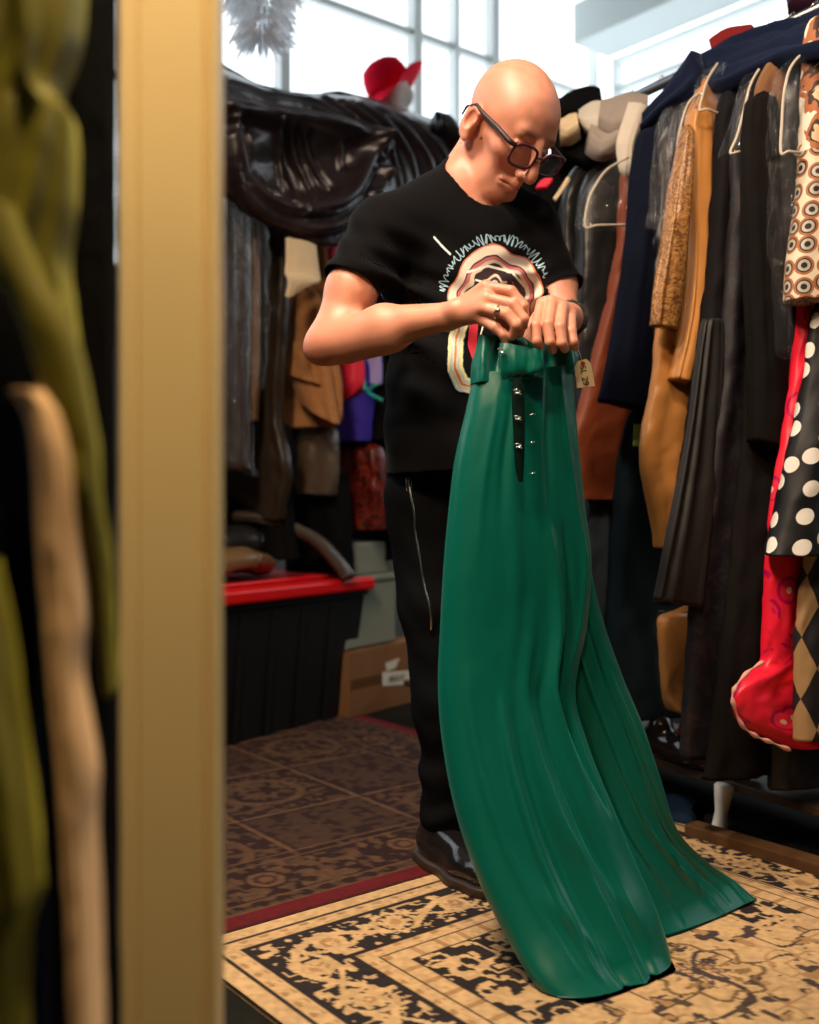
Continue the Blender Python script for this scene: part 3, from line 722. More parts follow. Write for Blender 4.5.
cr_ = [(-.25, .14, -.18, .45, .05, .006), (.28, .30, .60, .62, .03, .020), (.50, .30, .80, .66, .022, -.018), (.30, .52, .48, .98, .035, -.018), (.02, .42, .22, .99, .04, .014),
       (-.28, .54, -.38, .92, .026, .015), (-.10, .56, -.10, .98, .035, -.016), (-.55, .78, -.05, .90, .03, .008), (.1, .70, .6, .86, .03, .009), (-.72, .50, -.60, .9, .03, .006), (.62, .05, .80, .34, .03, .007), (.80, .30, .72, .5, .025, .008), (-.60, .08, -.7, .3, .03, .004), (-.35, .06, -.40, .25, .03, -.005), (.35, .02, .30, .25, .03, -.008)]
ribbon('trouser_leg', rowsA, thA, GREEN, gt, folds=2, amp=.0025, seed=4, nT=240, nM=220, creases=cr_, minz=.013, fine=.0004, taper=.5, sq=.8)
legB = [((520, 500, 1.95), (579, 500, 1.95)), ((535, 560, 1.95), (588, 560, 1.955)), ((545, 620, 1.955), (600, 615, 1.965)), ((555, 680, 1.96), (619, 672, 1.975)), ((568, 735, 1.96), (640, 725, 1.985)),
        ((582, 790, 1.95), (655, 778, 2.0)), ((598, 840, 1.93), (668, 828, 2.02)), ((618, 885, 1.91), (695, 860, 2.05)), ((640, 925, 1.89), (728, 882, 2.07)), ((655, 953, 1.862), (755, 902, 2.05))]
crB = [(-.3, .1, .1, .95, .02, .012), (.3, .15, .45, .95, .018, -.012), (.6, .35, .75, 1.0, .02, .010), (-.7, .4, -.5, .95, .016, -.008), (-.1, .6, .2, 1, .014, .01)]
ribbon('trouser_leg', [(U(*a), U(*b)) for a, b in legB], [.03, .035, .04, .045, .05, .055, .055, .05, .035, .02], GREEN, gt, folds=2, amp=.005, seed=9, nT=200, nM=180, creases=crB, minz=.014, fine=.0004, taper=.6, sq=.8)
# waistband: folded panel with the fly standing open on the left
wb_ = [((479, 335, 1.868), (577, 342, 1.895)), ((476, 350, 1.864), (578, 353, 1.90)), ((473, 366, 1.862), (575, 368, 1.905)), ((472, 384, 1.858), (572, 380, 1.905))]
ribbon('waistband', [(U(*a), U(*b)) for a, b in wb_], [.012, .02, .03, .036], GREEN, gt, folds=5, amp=.008, seed=12, nT=70, nM=160, taper=.6, creases=[(-.6, 0, -.62, 1, .05, -.016), (-.1, .1, 0, 1, .06, .012), (.35, .1, .5, 1, .06, -.013), (-.85, 0, -.85, 1, .05, .012), (.75, .1, .8, .9, .06, .012)])
fl = [((500, 343, 1.815), (543, 350, 1.80)), ((499, 356, 1.812), (543, 361, 1.80)), ((500, 370, 1.812), (541, 371, 1.80)), ((502, 379, 1.815), (535, 373, 1.808))]
ribbon('waistband_flap', [(U(*a), U(*b)) for a, b in fl], [.004, .006, .006, .004], GREEN, gt, folds=4, amp=.004, seed=3, nT=40, nM=90, taper=.9, creases=[(-.3, 0, -.2, 1, .08, .004), (.4, 0, .3, 1, .08, -.004)])
fp = [((513, 378, 1.806), (522, 378, 1.806)), ((512, 400, 1.797), (524, 400, 1.797)), ((513, 430, 1.79), (525, 430, 1.79)), ((515, 465, 1.786), (524, 465, 1.786)), ((519, 482, 1.785), (523, 482, 1.785))]
ribbon('fly_opening', [(U(*a), U(*b)) for a, b in fp], .003, GREEND, gt, folds=2, amp=.001, seed=2, nT=60, nM=40, taper=.9)  # solid dark strip standing in for the shade inside the fly slit
for px, py in ((501, 351), (517, 392), (517, 418), (518, 446)):
    Yh = 1.80 if py < 360 else 1.788-(py-392)*.00012
    b = MB(); c = U(px, py, Yh)
    b.tube([c+Vector((-.006, 0, .003)), c+Vector((0, -.002, .004)), c+Vector((.006, 0, .001)), c+Vector((.002, -.003, -.002)), c+Vector((-.004, 0, -.003))], .0011, 6)
    b.tube([c+Vector((-.004, -.002, 0)), c+Vector((.007, -.002, -.004))], .0009, 6); b.put('hook', WIRE, gt, True)
for px, py in ((532, 415), (532, 443), (532, 474)):
    c = U(px, py, 1.787); b = MB(); b.tube([c+Vector((-.005, 0, 0)), c+Vector((0, -.003, .001)), c+Vector((.005, 0, .002))], .0009, 6); b.put('eye_loop', WIRE, gt, True)
b = MB(); tg = U(583, 373, 1.87)
pts = [U(574, 362, 1.868), U(590, 358, 1.868), U(595, 386, 1.872), U(577, 388, 1.872)]
q0, q1, q2, q3 = pts; f_ = lambda a, c, t: a+(c-a)*t
out = [f_(q0, q1, .22), f_(q0, q1, .78), f_(q1, q2, .2), q2, q3, f_(q3, q0, .8)]
nn = (q1-q0).cross(q3-q0).normalized()*.0006
b.add([p+nn for p in out]+[p-nn for p in out], [tuple(range(6)), tuple(range(6, 12))[::-1]]+[(k, k+6, (k+1) % 6+6, (k+1) % 6) for k in range(6)])
pt = b.put('price_tag', mat('manila_card', (.80, .62, .38), .8), gt); pt['label'] = 'manila price tag with handwritten number'
b = MB(); b.lathe([(.0022, 0), (.0042, 0), (.0042, .0012), (.0022, .0012)], f_(f_(q0, q1, .5), f_(q3, q2, .5), .14)-Vector((0, .0015, 0)), (0, -1, 0), 16); b.put('eyelet', mat('red_eyelet', (.35, .03, .02), .5), pt)
def wtext(name, s, loc, right, up, size, m, parent, ext=.0003):
    c = bpy.data.curves.new(name, 'FONT'); c.body = s; c.size = size; c.extrude = ext; c.align_x = 'CENTER'; c.align_y = 'CENTER'; c.resolution_u = 3
    o = bpy.data.objects.new(name, c); COL.objects.link(o)
    r, u = Vector(right).normalized(), Vector(up).normalized(); n = r.cross(u)
    from mathutils import Matrix
    M = Matrix((r, u, n)).transposed().to_4x4(); M.translation = loc; o.matrix_world = M
    dg = bpy.context.evaluated_depsgraph_get(); me = bpy.data.meshes.new_from_object(o.evaluated_get(dg)); bpy.data.objects.remove(o)
    k = bpy.data.objects.new(name, me); COL.objects.link(k); k.matrix_world = M; me.materials.clear(); me.materials.append(m)
    k.parent = parent; k.matrix_parent_inverse = parent.matrix_world.inverted(); return k
INK = mat('black_ink', (.01, .01, .01), .7)
cc = (q0+q1+q2+q3)/4-Vector((0, .0012, 0))
wtext('handwriting', 'SL 29', cc+Vector((0, 0, -.004)), (q3-q0), (q1-q0), .016, INK, pt)
b = MB(); e_ = f_(f_(q0, q1, .5), f_(q3, q2, .5), .14); b.tube([U(576, 346, 1.86), U(580, 354, 1.862), e_], .0006, 5); b.put('tag_string', mat('tag_string_white', (.6, .55, .45), .8), pt, True)

# ------------------------------------------------------------------ rugs
r1 = np.array([.788, .616]); r2 = np.array([.616, -.788]); r1 /= np.linalg.norm(r1); r2 = np.array([r1[1], -r1[0]])
K0 = np.array([-.399, 1.837])
def rug(name, org, la, lb, step, fn, th, mat_, side):
    na, nb_ = int(la/step)+1, int(lb/step)+1
    A, B = np.meshgrid(np.linspace(0, la, na), np.linspace(0, lb, nb_), indexing='ij')
    XY = org+A[..., None]*r1+B[..., None]*r2
    V = np.concatenate([XY.reshape(-1, 2), np.full((na*nb_, 1), th)], 1); c = fn(A, B).reshape(-1, 3)
    i = np.arange(na-1)[:, None]; j = np.arange(nb_-1)[None]; F = np.stack([i*nb_+j, i*nb_+j+1, (i+1)*nb_+j+1, (i+1)*nb_+j], -1).reshape(-1, 4)
    n = (F[0, 0], F[0, 1], F[0, 2]); a_, b_, c_ = V[n[0]], V[n[1]], V[n[2]]
    if np.cross(b_-a_, c_-a_)[2] < 0: F = F[:, ::-1]
    # edge skirts
    ring = list(range(0, nb_))+[k*nb_+nb_-1 for k in range(1, na)]+[(na-1)*nb_+k for k in range(nb_-2, -1, -1)]+[k*nb_ for k in range(na-2, 0, -1)]
    m = len(V); W = V[ring].copy(); W[:, 2] = .0005; V = np.vstack([V, W]); c = np.vstack([c, c[ring]])
    S = np.array([[ring[k], ring[(k+1) % len(ring)], m+(k+1) % len(ring), m+k] for k in range(len(ring))])
    return put(name, V, np.vstack([F, S]), mat_, None, False, None, c)
def band(x, a, b): return (x >= a) & (x < b)
def cream(A, B, LA=1.28, LB=2.1):
    d = np.minimum(np.minimum(A, LA-A), np.minimum(B, LB-B)); along = np.where((np.minimum(A, LA-A) < np.minimum(B, LB-B)), B, A)
    base = np.array([.52, .33, .16]); dk = np.array([.018, .012, .012]); tn = np.array([.34, .19, .08])
    C = np.tile(base, A.shape+(1,)); S = lambda m, c: C.__setitem__(m, c)
    wig = lambda n, s: vnoise(A*n+5, B*n+9, s)
    for e in (.035, .075, .082, .205, .212, .245, .285): S(band(d, e, e+.006), dk)
    # thin guard stripes with small running marks
    for lo, hi in ((.045, .072), (.220, .243)): 
        S(band(d, lo, hi) & (np.sin(along*150)+.6*np.sin((d-lo)*300) > .75), tn)
    # main border: dark ground, cream scrolls and rosettes
    m = band(d, .088, .205); S(m, dk); u = (d-.146)/.058
    v = np.abs(u-.55*np.sin(along*22)); ros = np.hypot((np.mod(along+.07, .2856)-.1428)*22, u*1.25); ros2 = np.hypot((np.mod(along+.213, .2856)-.1428)*30, (u)*1.7)
    pet = np.sin(np.arctan2(u, (np.mod(along+.07, .2856)-.1428)*20)*8)*.13
    S(m & (v < .16), base); S(m & (np.abs(u+.55*np.sin(along*22)) < .10), base); S(m & (ros < 1.0+pet), base); S(m & (ros < .78), dk*1.5); S(m & (ros < .60+pet), base); S(m & (ros < .25), tn)
    S(m & (ros2 < .9), base); S(m & (ros2 < .55), tn)
    S(m & (wig(75, 1) > .70), base); S(m & (np.abs(wig(40, 2)-.5) < .035), base*.9)
    # inner stripes
    S(band(d, .251, .285) & (np.abs(np.sin(along*60)) < .35), tn)
    # field: cream ground with vines; black fretwork in the corners and medallions
    f = d > .291; ca = np.minimum(A, LA-A)-.29; cb = np.minimum(B, LB-B)-.29
    vine = np.abs(wig(13, 3)-.5); leaf = wig(38, 4); S(f & (vine < .022), dk*3); S(f & (leaf > .74) & (vine < .16), np.array([.07, .045, .03])); S(f & (leaf > .82), tn); S(f & (wig(55, 31) > .74) & (wig(14, 32) > .45), dk*3); S(f & (np.abs(wig(24, 33)-.5) < .03) & (wig(9, 34) > .5), tn)
    for (ax_, bx_, r0) in ((.64, .62, .10), (.64, 1.05, .20), (.42, .85, .06), (.85, .85, .06), (.95, .5, .07), (.50, .42, .055), (.80, 1.5, .08)):
        q = np.hypot(A-ax_, B-bx_)/r0; th = np.arctan2(B-bx_, A-ax_); q = q+.12*np.sin(th*8)
        S(f & band(q, .88, .97), tn*.5); S(f & band(q, .45, .7) & (np.sin(th*12) > 0) & (wig(60, 30) > .4), tn*.7); S(f & band(q, .25, .36), dk*4)
    cor = (ca+cb < .36+.05*np.sin((ca-cb)*26)) & f
    S(cor, dk); S(cor & (np.abs(wig(42, 6)-.5) < .10), base); S(cor & (wig(60, 7) > .66), base); S(f & (np.abs(ca+cb-.36-.05*np.sin((ca-cb)*26)) < .012), base)
    C *= (.80+.4*vnoise(A*120, B*120, 11))[..., None]*(.85+.3*vnoise(A*6, B*6, 12))[..., None]; return C
cr_m = vcmat('woven_wool_pile', .95, bump=.35, bscale=500)
rg = rug('rug', K0, 1.28, 2.1, .004, cream, .010, cr_m, 0); tag(rg, 'cream patterned rug with a black and cream scroll border under the green trousers', 'rug')
def redrug(A, B, LA=2.0, LB=1.6):
    d = np.minimum(np.minimum(A, LA-A), np.minimum(B, LB-B)); along = np.where((np.minimum(A, LA-A) < np.minimum(B, LB-B)), B, A)
    dk = np.array([.030, .006, .005]); cr0 = np.array([.17, .08, .035]); rd = np.array([.17, .004, .008])
    C = np.tile(dk, A.shape+(1,)); S = lambda m, c: C.__setitem__(m, c); wig = lambda n, s: vnoise(A*n+5, B*n+9, s)
    S(wig(60, 20) > .66, cr0*.6)
    S(d < .055, rd); S(d < .012, rd*.5)
    for e in (.058, .095, .27, .30): S(band(d, e, e+.006), cr0)
    S(band(d, .066, .093) & (np.sin(along*120)+np.sin(d*300) > .7), cr0*.7)
    m = band(d, .103, .27); u = (d-.186)/.08; ros = np.hypot((np.mod(along, .36)-.18)*16, u*1.2)
    S(m & (wig(45, 21) > .64), cr0*.8); S(m & (ros < .75), dk); S(m & (ros < .62), cr0); S(m & (ros < .4), dk*2); S(m & (ros < .25), cr0)
    f = d > .306; g1 = np.mod(A-.31, .36); g2 = np.mod(B-.31, .36)
    par = (np.floor((A-.31)/.36)+np.floor((B-.31)/.36)) % 2 == 0
    S(f & par, np.array([.075, .032, .016])); S(f & par & (wig(50, 22) > .6), dk); S(f & ~par & (wig(50, 23) > .62), cr0*.7)
    S(f & ~par & (np.abs(np.hypot(g1-.18, g2-.18)-.11) < .012), cr0*.8)
    S(f & ((g1 < .012) | (g2 < .012)), cr0); S(f & (band(g1, .02, .026) | band(g2, .02, .026)), dk)
    C *= (.42+.3*vnoise(A*110, B*110, 11))[..., None]; return C
O2 = K0-r1*.62-r2*1.605
rg2 = rug('rug', O2, 2.0, 1.6, .006, redrug, .009, cr_m, 0); tag(rg2, 'dark maroon patterned rug with a crimson edge, behind the cream one', 'rug')

# ------------------------------------------------------------------ rack frames
class Rack:
    def __init__(s, O, d, n, rod):   # O: point on the near garment line, n points away from the aisle
        s.O, s.d, s.n, s.rod = Vector((*O, 0)), Vector((*d, 0)).normalized(), Vector((*n, 0)).normalized(), rod
    def P(s, t, u, z): return s.O+s.d*t+s.n*(u+s.rod)+Z*z     # u measured from the rod
    def t_of(s, px, u):
        k = (px-CX)/FPX; q = s.O+s.n*(u+s.rod); return (q.x-k*q.y)/(k*s.d.y-s.d.x)
    def hit(s, px, py, t):     # where the sight line meets the garment's plane
        r = Vector(((px-CX)/FPX, 1, -(py-HY)/FPX)); o = Vector((0, 0, CZ)); p = s.P(t, 0, 0)
        k = (p-o).dot(s.d)/r.dot(s.d); q = o+r*k; return (q-p).dot(s.n), q.z
RR = Rack((.84, 2.154), (-.5, .866), (.866, .5), .24)
LL = Rack((-.587, 3.32), (.669, .743), (-.743, .669), .24)
def garment(rk, name, t, contour, m, label, cat='garment', th=.035, far=None, folds=6, amp=.015, seed=0, group=None, hook=True, nT=None, creases=(), neck=.04, zt=None, sleeve=None, parts=(), hem=0, zmin=.0):
    """contour: the edge towards the aisle, traced top to bottom as (px, py)"""
    cs = [rk.hit(px, py, t) for px, py in contour]
    rows, tk = [], []
    umin = min(u for u, z in cs)
    for i, (u, z) in enumerate(cs):
        fu = far[i] if isinstance(far, (list, tuple)) else (far if far is not None else max(neck, min(.24, -u)))
        fu = max(fu, u+.035)
        rows.append((rk.P(t, u, max(z, zmin)), rk.P(t, fu, max(z, zmin)))); tk.append(th*(.55 if i == 0 else 1)*(1+.25*i/len(cs)))
    u0, z0 = cs[0]
    if u0 < -.03:
        rows.insert(0, (rk.P(t, min(-.03, u0*.6), z0+.02), rk.P(t, .03, z0+.02))); tk.insert(0, th*.35)
    root = thing(name, label, cat, rk.P(t, 0, min(z for u, z in cs)), group)
    ribbon('body', rows, tk, m, root, folds=folds, amp=amp, seed=seed, nT=nT, creases=creases, fine=.004, hem=hem)
    if hook:
        b = MB(); zt_ = zt or RODZ[rk is LL]; zt_ = max(zt_, z0+.06) if not zt else zt
        b.tube([rk.P(t, 0, z0-.02), rk.P(t, 0, zt_-.03), rk.P(t, .018, zt_-.012), rk.P(t, .018, zt_+.008), rk.P(t, .0, zt_+.022), rk.P(t, -.018, zt_+.006)], .0022, 6)
        b.put('hanger_hook', WIRE, root, True)
    for (pn, pc, pm, pth, kw) in parts:
        pr = []
        for a in pc:
            uA, zA = rk.hit(a[0], a[1], t+a[4] if len(a) > 4 else t-.03); uB, zB = rk.hit(a[2], a[3], t+a[4] if len(a) > 4 else t-.03); tt = t+a[4] if len(a) > 4 else t-.03
            pr.append((rk.P(tt, uA, zA), rk.P(tt, uB, zB)))
        if len(pr) > 3:
            (a0, b0), sp = pr[0], .35; pr.insert(0, (a0+(b0-a0)*.3+Z*.022, a0+(b0-a0)*.7+Z*.022)); pth = [pth*.45, pth*.85]+[pth]*(len(pr)-2)
        kw = dict(dict(folds=4, amp=.006, seed=seed+5), **kw); kw['amp'] *= 1.7; ribbon(pn, pr, pth, pm, root, **kw)
    return root
RODZ = {False: 1.93, True: 2.12}
def rack(rk, t0, t1, zr, label, posts):
    root = thing('clothes_rack', label, 'clothes rack', rk.P((t0+t1)/2, 0, 0))
    b = MB(); b.tube([rk.P(t0, 0, zr), rk.P(t1, 0, zr)], .014, 14); b.put('rail', METAL, root, True)
    for t in posts:
        b = MB(); b.tube([rk.P(t, .0, .03), rk.P(t, .0, zr-.015)], .014, 12); b.tube([rk.P(t, -.1, .02), rk.P(t, .22, .02)], .015, 10); b.put('post', METAL, root, True)
    if rk is RR: b = MB(); b.box(rk.P(t0, -.24+.10, .10), rk.d*(t1-t0), rk.n*.34, Z*.022, .004); b.put('lower_shelf', WOOD, root)
rack(RR, -.35, 1.9, 1.93, 'long steel clothes rack packed with dark coats on the right', (-.3, 1.85))
rack(LL, -1.6, .62, 2.12, 'long steel clothes rack under the black drape on the left', (-1.55, .56))
def tt(px, u=-.2): return RR.t_of(px, u)
G1 = 'garments packed along the right rack'
# nearest first
garment(RR, 'print_jacket', tt(806), [(812, 20), (806, 70), (804, 150), (797, 220), (791, 262), (788, 300)], M_CIRC, 'cream and brown jacket printed with circles, at the right edge above the red dress', 'jacket', th=.05, seed=1, amp=.006, far=.2)
garment(RR, 'polka_dot_dress', tt(800)-.025, [(818, 300), (806, 390), (792, 450), (780, 510), (769, 556)], M_DOTS, 'black dress with large white polka dots on the right edge', 'dress', th=.05, seed=2, far=.25, amp=.012, hook=False, zt=1.93)
garment(RR, 'harlequin_dress', tt(812), [(812, 480), (805, 560), (799, 620), (797, 680), (797, 741)], M_DIAM, 'tan and black harlequin diamond dress below the polka dots', 'dress', th=.03, seed=3, far=.2, amp=.008, hook=False)
garment(RR, 'floral_robe', tt(790), [(800, 285), (797, 340), (789, 400), (780, 455), (771, 520), (766, 580), (764, 640), (762, 664), (740, 682), (733, 700), (742, 724), (768, 738), (792, 748)], M_FLOR,
        'bright red and pink floral robe with its hem bunched outward', 'robe', th=.028, seed=4, far=[.06, .04, .02, 0, -.02, -.03, -.035, -.03, -.03, -.03, -.02, 0, .04], amp=.006, hook=False, zt=1.93, nT=160,
        creases=[(.2, .75, -.2, .9, .02, .010), (-.3, .8, .3, .95, .02, -.010)])
g = garment(RR, 'sequin_dress', tt(779), [(795, 62), (785, 85), (778, 120), (774, 160), (774, 260), (778, 320), (782, 420), (778, 560), (772, 700), (770, 790)], BLACK2, 'black gown in crinkled clear film beside the circle-print jacket', 'dress', th=.03, seed=5, far=.2)
garment(RR, 'charcoal_coat', tt(757), [(782, 56), (764, 66), (752, 90), (748, 130), (749, 200), (751, 260), (750, 330), (744, 430), (732, 560), (716, 700), (705, 780)], CHAR, 'charcoal long coat with a brown suede shoulder', 'coat', th=.034, seed=6, far=.2,
        parts=[('shoulder_panel', [(765, 66, 800, 62, -.03), (757, 84, 797, 80, -.036), (757, 108, 790, 108, -.036), (762, 142, 783, 150, -.034)], BROWN, .018, dict(amp=.003)),
               ('sleeve', [(746, 108, 775, 108, -.045), (744, 180, 776, 190, -.05), (748, 270, 780, 280, -.05), (752, 360, 782, 370, -.05), (752, 440, 780, 450, -.045)], CHAR, .03, dict(amp=.006))])
garment(RR, 'relief_coat', tt(734), [(756, 74), (742, 92), (734, 120), (731, 165), (728, 240), (722, 310), (716, 380), (706, 450), (696, 540), (688, 650), (682, 760)], M_REL, 'long black coat with faint raised floral relief, clear cover on its shoulder', 'coat', th=.034, seed=7, far=.2)
garment(RR, 'evening_gown', tt(716), [(742, 76), (724, 92), (717, 120), (714, 180), (710, 260), (700, 350), (688, 430), (678, 500), (668, 560), (655, 604)], mat('black_crepe', (.009, .008, .009), .7, bump=.2), 'matt black crepe gown with a straight hem, left of the relief coat', 'gown', th=.04, seed=8, far=.15,
        parts=[('train_panel', [(702, 330, 722, 330, -.05), (690, 420, 718, 420, -.055), (676, 500, 714, 500, -.06), (655, 600, 706, 609, -.065)], mat('black_crepe_sheen', (.014, .012, .011), .6), .016, dict(amp=.008, folds=6))])
garment(RR, 'kimono_robe', tt(684), [(716, 66), (700, 84), (688, 118), (681, 165), (676, 215), (664, 270), (658, 330), (652, 385), (643, 430), (642, 465), (650, 505), (660, 548)], GOLD, 'long gold satin robe with dark gold embroidery on the sleeve', 'robe', th=.034, seed=9, far=[.1, .15, .18, .18, .17, .15, .13, .10, .05, -.02, -.1, -.17], amp=.010, folds=6,
        parts=[('embroidered_sleeve', [(682, 135, 690, 135, -.045), (676, 170, 690, 170, -.05), (672, 195, 688, 195, -.052), (664, 240, 686, 240, -.055), (655, 290, 683, 292, -.055), (652, 325, 676, 330, -.05)], M_EMB, .022, dict(amp=.007)),
               ('sleeve', [(690, 118, 712, 118, -.045), (688, 180, 710, 180, -.05), (690, 250, 704, 262, -.05), (684, 320, 698, 335, -.05), (672, 378, 686, 384, -.045)], GOLD, .024, dict(amp=.006))])
garment(RR, 'lining_bag', tt(672), [(672, 612), (661, 620), (660, 650), (661, 685), (668, 708), (680, 712)], GOLD, 'gold satin bundle hanging below the black gown hem', 'garment', th=.03, seed=10, far=[-.1, -.08, -.07, -.07, -.09, -.12], amp=.012, hook=False, folds=3)
garment(RR, 'velvet_jacket', tt(658), [(676, 106), (664, 118), (657, 140), (656, 175), (654, 210), (650, 260), (648, 320), (652, 380)], BLACK2, 'black jacket in silvery clear film, left of the gold robe', 'jacket', th=.03, seed=11, far=.2)
garment(RR, 'navy_jacket', tt(636), [(662, 124), (648, 134), (640, 150), (637, 175), (633, 230), (625, 290), (613, 350), (600, 402)], NAVY, 'dark navy wool jacket, sleeve facing out, above the grey garment bag', 'jacket', th=.04, seed=12, far=[.1, .14, .18, .2, .2, .2, .2, .2],
        parts=[('sleeve', [(640, 138, 664, 134, -.045), (634, 180, 668, 180, -.055), (628, 250, 666, 255, -.055), (614, 340, 664, 350, -.055), (601, 400, 664, 416, -.05)], NAVY, .034, dict(amp=.006))])
garment(RR, 'velvet_coat', tt(606), [(636, 150), (625, 165), (621, 200), (618, 240), (608, 300), (594, 355), (580, 405), (568, 445), (572, 470), (574, 500)], RUST, 'rust orange velvet coat hanging under a rounded clear cover', 'coat', th=.035, seed=13, far=.2, amp=.008)
bagm = mat('grey_blue_bag_cloth', (.035, .048, .06), .6, noise=.3, nscale=10, bump=.4)
garment(RR, 'garment_bag', tt(596), [(612, 395), (600, 415), (592, 450), (584, 490), (578, 560), (576, 640), (584, 700)], bagm, 'grey blue garment bag hanging low behind the green trousers', 'garment bag', th=.05, seed=14, far=.2, amp=.012, hook=False)
garment(RR, 'denim_skirt', tt(622), [(640, 405), (628, 430), (620, 480), (616, 560), (612, 640), (616, 720)], mat('dark_teal_denim', (.012, .022, .03), .8, noise=.3), 'dark teal long skirt to the right of the grey garment bag', 'skirt', th=.05, seed=15, far=.2, amp=.014, hook=False,
        parts=[('green_label', [(634, 424, 640, 424, -.07), (633, 446, 639, 446, -.07)], mat('lime_label', (.35, .6, .08), .6), .002, dict(amp=0, seed=1, fine=0))])
for q, (px, lab, m) in enumerate(((578, 'black leather jacket just right of the shoulder, first behind the clear cover', LEATHER), (560, 'black leather jacket half hidden behind the head', LEATHER), (540, 'black wool coat hidden mostly behind the person', BLACK), (515, 'black wool coat behind the green trousers', BLACK))):
    t_ = tt(px); u0 = px
    garment(RR, 'leather_jacket' if m is LEATHER else 'wool_coat', t_, [(px+28, 158), (px+12, 172), (px+2, 200), (px, 260), (px-2, 340), (px-2, 440), (px-4, 620)], m, lab, 'jacket' if m is LEATHER else 'coat', th=.045, seed=20+q, far=.2, amp=.012)
# red lapel seen beside the glasses
# clear shoulder covers with pale piping
def cover(rk, t, pts, label, off=.03, matc=None, w=.045, grp=None):
    """pts: outline of the cover's aisle side, traced (px,py): left edge top to bottom, then right edge"""
    Lp, Rp = pts; rows = []
    for (a, b_), (c, d_) in zip(Lp, Rp):
        uA, zA = rk.hit(a, b_, t-off); uB, zB = rk.hit(c, d_, t-off); rows.append((rk.P(t-off, uA, zA), rk.P(t-off, uB, zB)))
    root = thing('garment_cover', label, 'garment cover', rows[-1][0], grp)
    ribbon('film', rows, w, matc or CLEAR, root, folds=5, amp=.006, seed=len(label), taper=.5, fine=.006, cap=False)
    b = MB(); f = (rk.d*-1)*(w*1.0)
    path = [rows[i][0] for i in range(len(rows))]
    path = [Vector(q) for q in cr([list(p+f*.6) for p in path]+[list((rows[-1][0]*(1-s)+rows[-1][1]*s)+f) for s in (.15, .5, .85)]+[list(rows[-1][1]+f*.5)], 40)]
    b.tube(path, .0030, 8); b.put('piping', PIPE, root, True); return root
cover(RR, tt(606)-.03, ([(622, 160), (601, 172), (588, 190), (581, 208), (579, 229)], [(632, 158), (631, 175), (630, 190), (629, 208), (628, 228)]), 'rounded clear shoulder cover with cream piping beside the face', matc=CLEAR, w=.04)
cover(RR, tt(734)-.02, ([(754, 70), (744, 88), (738, 112), (731, 138), (724, 155)], [(757, 70), (756, 90), (754, 112), (753, 138), (751, 160)]), 'clear shoulder cover with cream piping on the relief coat', w=.03)
cover(RR, tt(779)-.02, ([(800, 52), (784, 70), (777, 96), (775, 125), (774, 155)], [(806, 52), (800, 72), (797, 98), (794, 125), (791, 157)]), 'clear shoulder cover with double piping near the right edge', w=.03)
cover(RR, tt(690)-.02, ([(712, 66), (702, 82), (697, 98), (694, 112)], [(718, 66), (718, 84), (717, 100), (716, 120)]), 'clear shoulder cover on top of the gold robe', w=.03)
cover(RR, tt(668)-.02, ([(700, 92), (684, 104), (676, 126), (672, 150)], [(703, 92), (694, 106), (690, 128), (688, 154)]), 'second clear shoulder cover, left end of the gold robe', w=.03)
def film(rk, t, rows, label, m, w=.02, th=3):
    rr = []
    for a, b_, c, d_ in rows:
        uA, zA = rk.hit(a, b_, t); uB, zB = rk.hit(c, d_, t); rr.append((rk.P(t, uA, zA), rk.P(t, uB, zB)))
    o = ribbon('dust_bag', rr, w, m, None, folds=6, amp=.008, seed=len(label), taper=.9, fine=.010, cap=False, nT=80); tag(o, label, 'dust bag'); return o
film(RR, tt(779)-.05, [(775, 160, 792, 160), (773, 200, 791, 205), (775, 250, 790, 258), (780, 300, 788, 310), (782, 350, 787, 360)], 'crinkled clear film on the black gown near the right edge', CLEAR2)
film(RR, tt(658)-.05, [(668, 108, 682, 104), (658, 130, 680, 130), (656, 170, 672, 172), (652, 200, 664, 205), (649, 225, 654, 230)], 'silvery crinkled film over the jacket left of the gold robe', CLEAR2)
film(RR, tt(672)-.05, [(660, 610, 700, 612), (659, 660, 703, 660), (664, 700, 702, 690), (672, 712, 698, 706)], 'crinkled film around the gold satin bundle', CLEAR2)

# things heaped on the right rack
def heap(name, pts, thk, m, label, cat, folds=4, amp=.01, seed=0, **k):
    o = ribbon(name, [(U(*a), U(*b)) for a, b in pts], thk, m, None, folds=folds, amp=amp, seed=seed, taper=.8, **k); tag(o, label, cat); return o
heap('fleece_blanket', [((704, 66, 2.80), (710, 88, 2.50)), ((716, 56, 2.76), (724, 88, 2.46)), ((745, 44, 2.7), (750, 78, 2.38)), ((775, 34, 2.62), (778, 66, 2.3)), ((800, 28, 2.55), (803, 58, 2.22)), ((830, 18, 2.45), (835, 50, 2.12))], .03, NAVYF, 'navy fleece blanket draped over the top of the right rack', 'blanket', folds=5, amp=.020, seed=31, creases=[(-.5, 0, .1, 1, .05, .02), (.2, 0, .6, 1, .05, -.02), (-.8, .2, -.4, 1, .04, .02)])
heap('navy_scarf', [((697, 52, 2.62), (703, 88, 2.56)), ((684, 70, 2.66), (690, 100, 2.60)), ((664, 96, 2.72), (670, 114, 2.66)), ((645, 116, 2.80), (650, 130, 2.74)), ((632, 120, 2.9), (640, 142, 2.84))], .03, NAVYF, 'navy scarf trailing along the rack top left of the blanket', 'scarf', seed=32, amp=.012)
heap('red_scarf', [((712, 44, 2.75), (716, 58, 2.7)), ((730, 32, 2.72), (734, 46, 2.68)), ((755, 28, 2.66), (758, 40, 2.64))], .025, mat('dull_red_wool', (.22, .02, .02), .8), 'dull red scarf peeping over the navy blanket', 'scarf', seed=33, amp=.008)
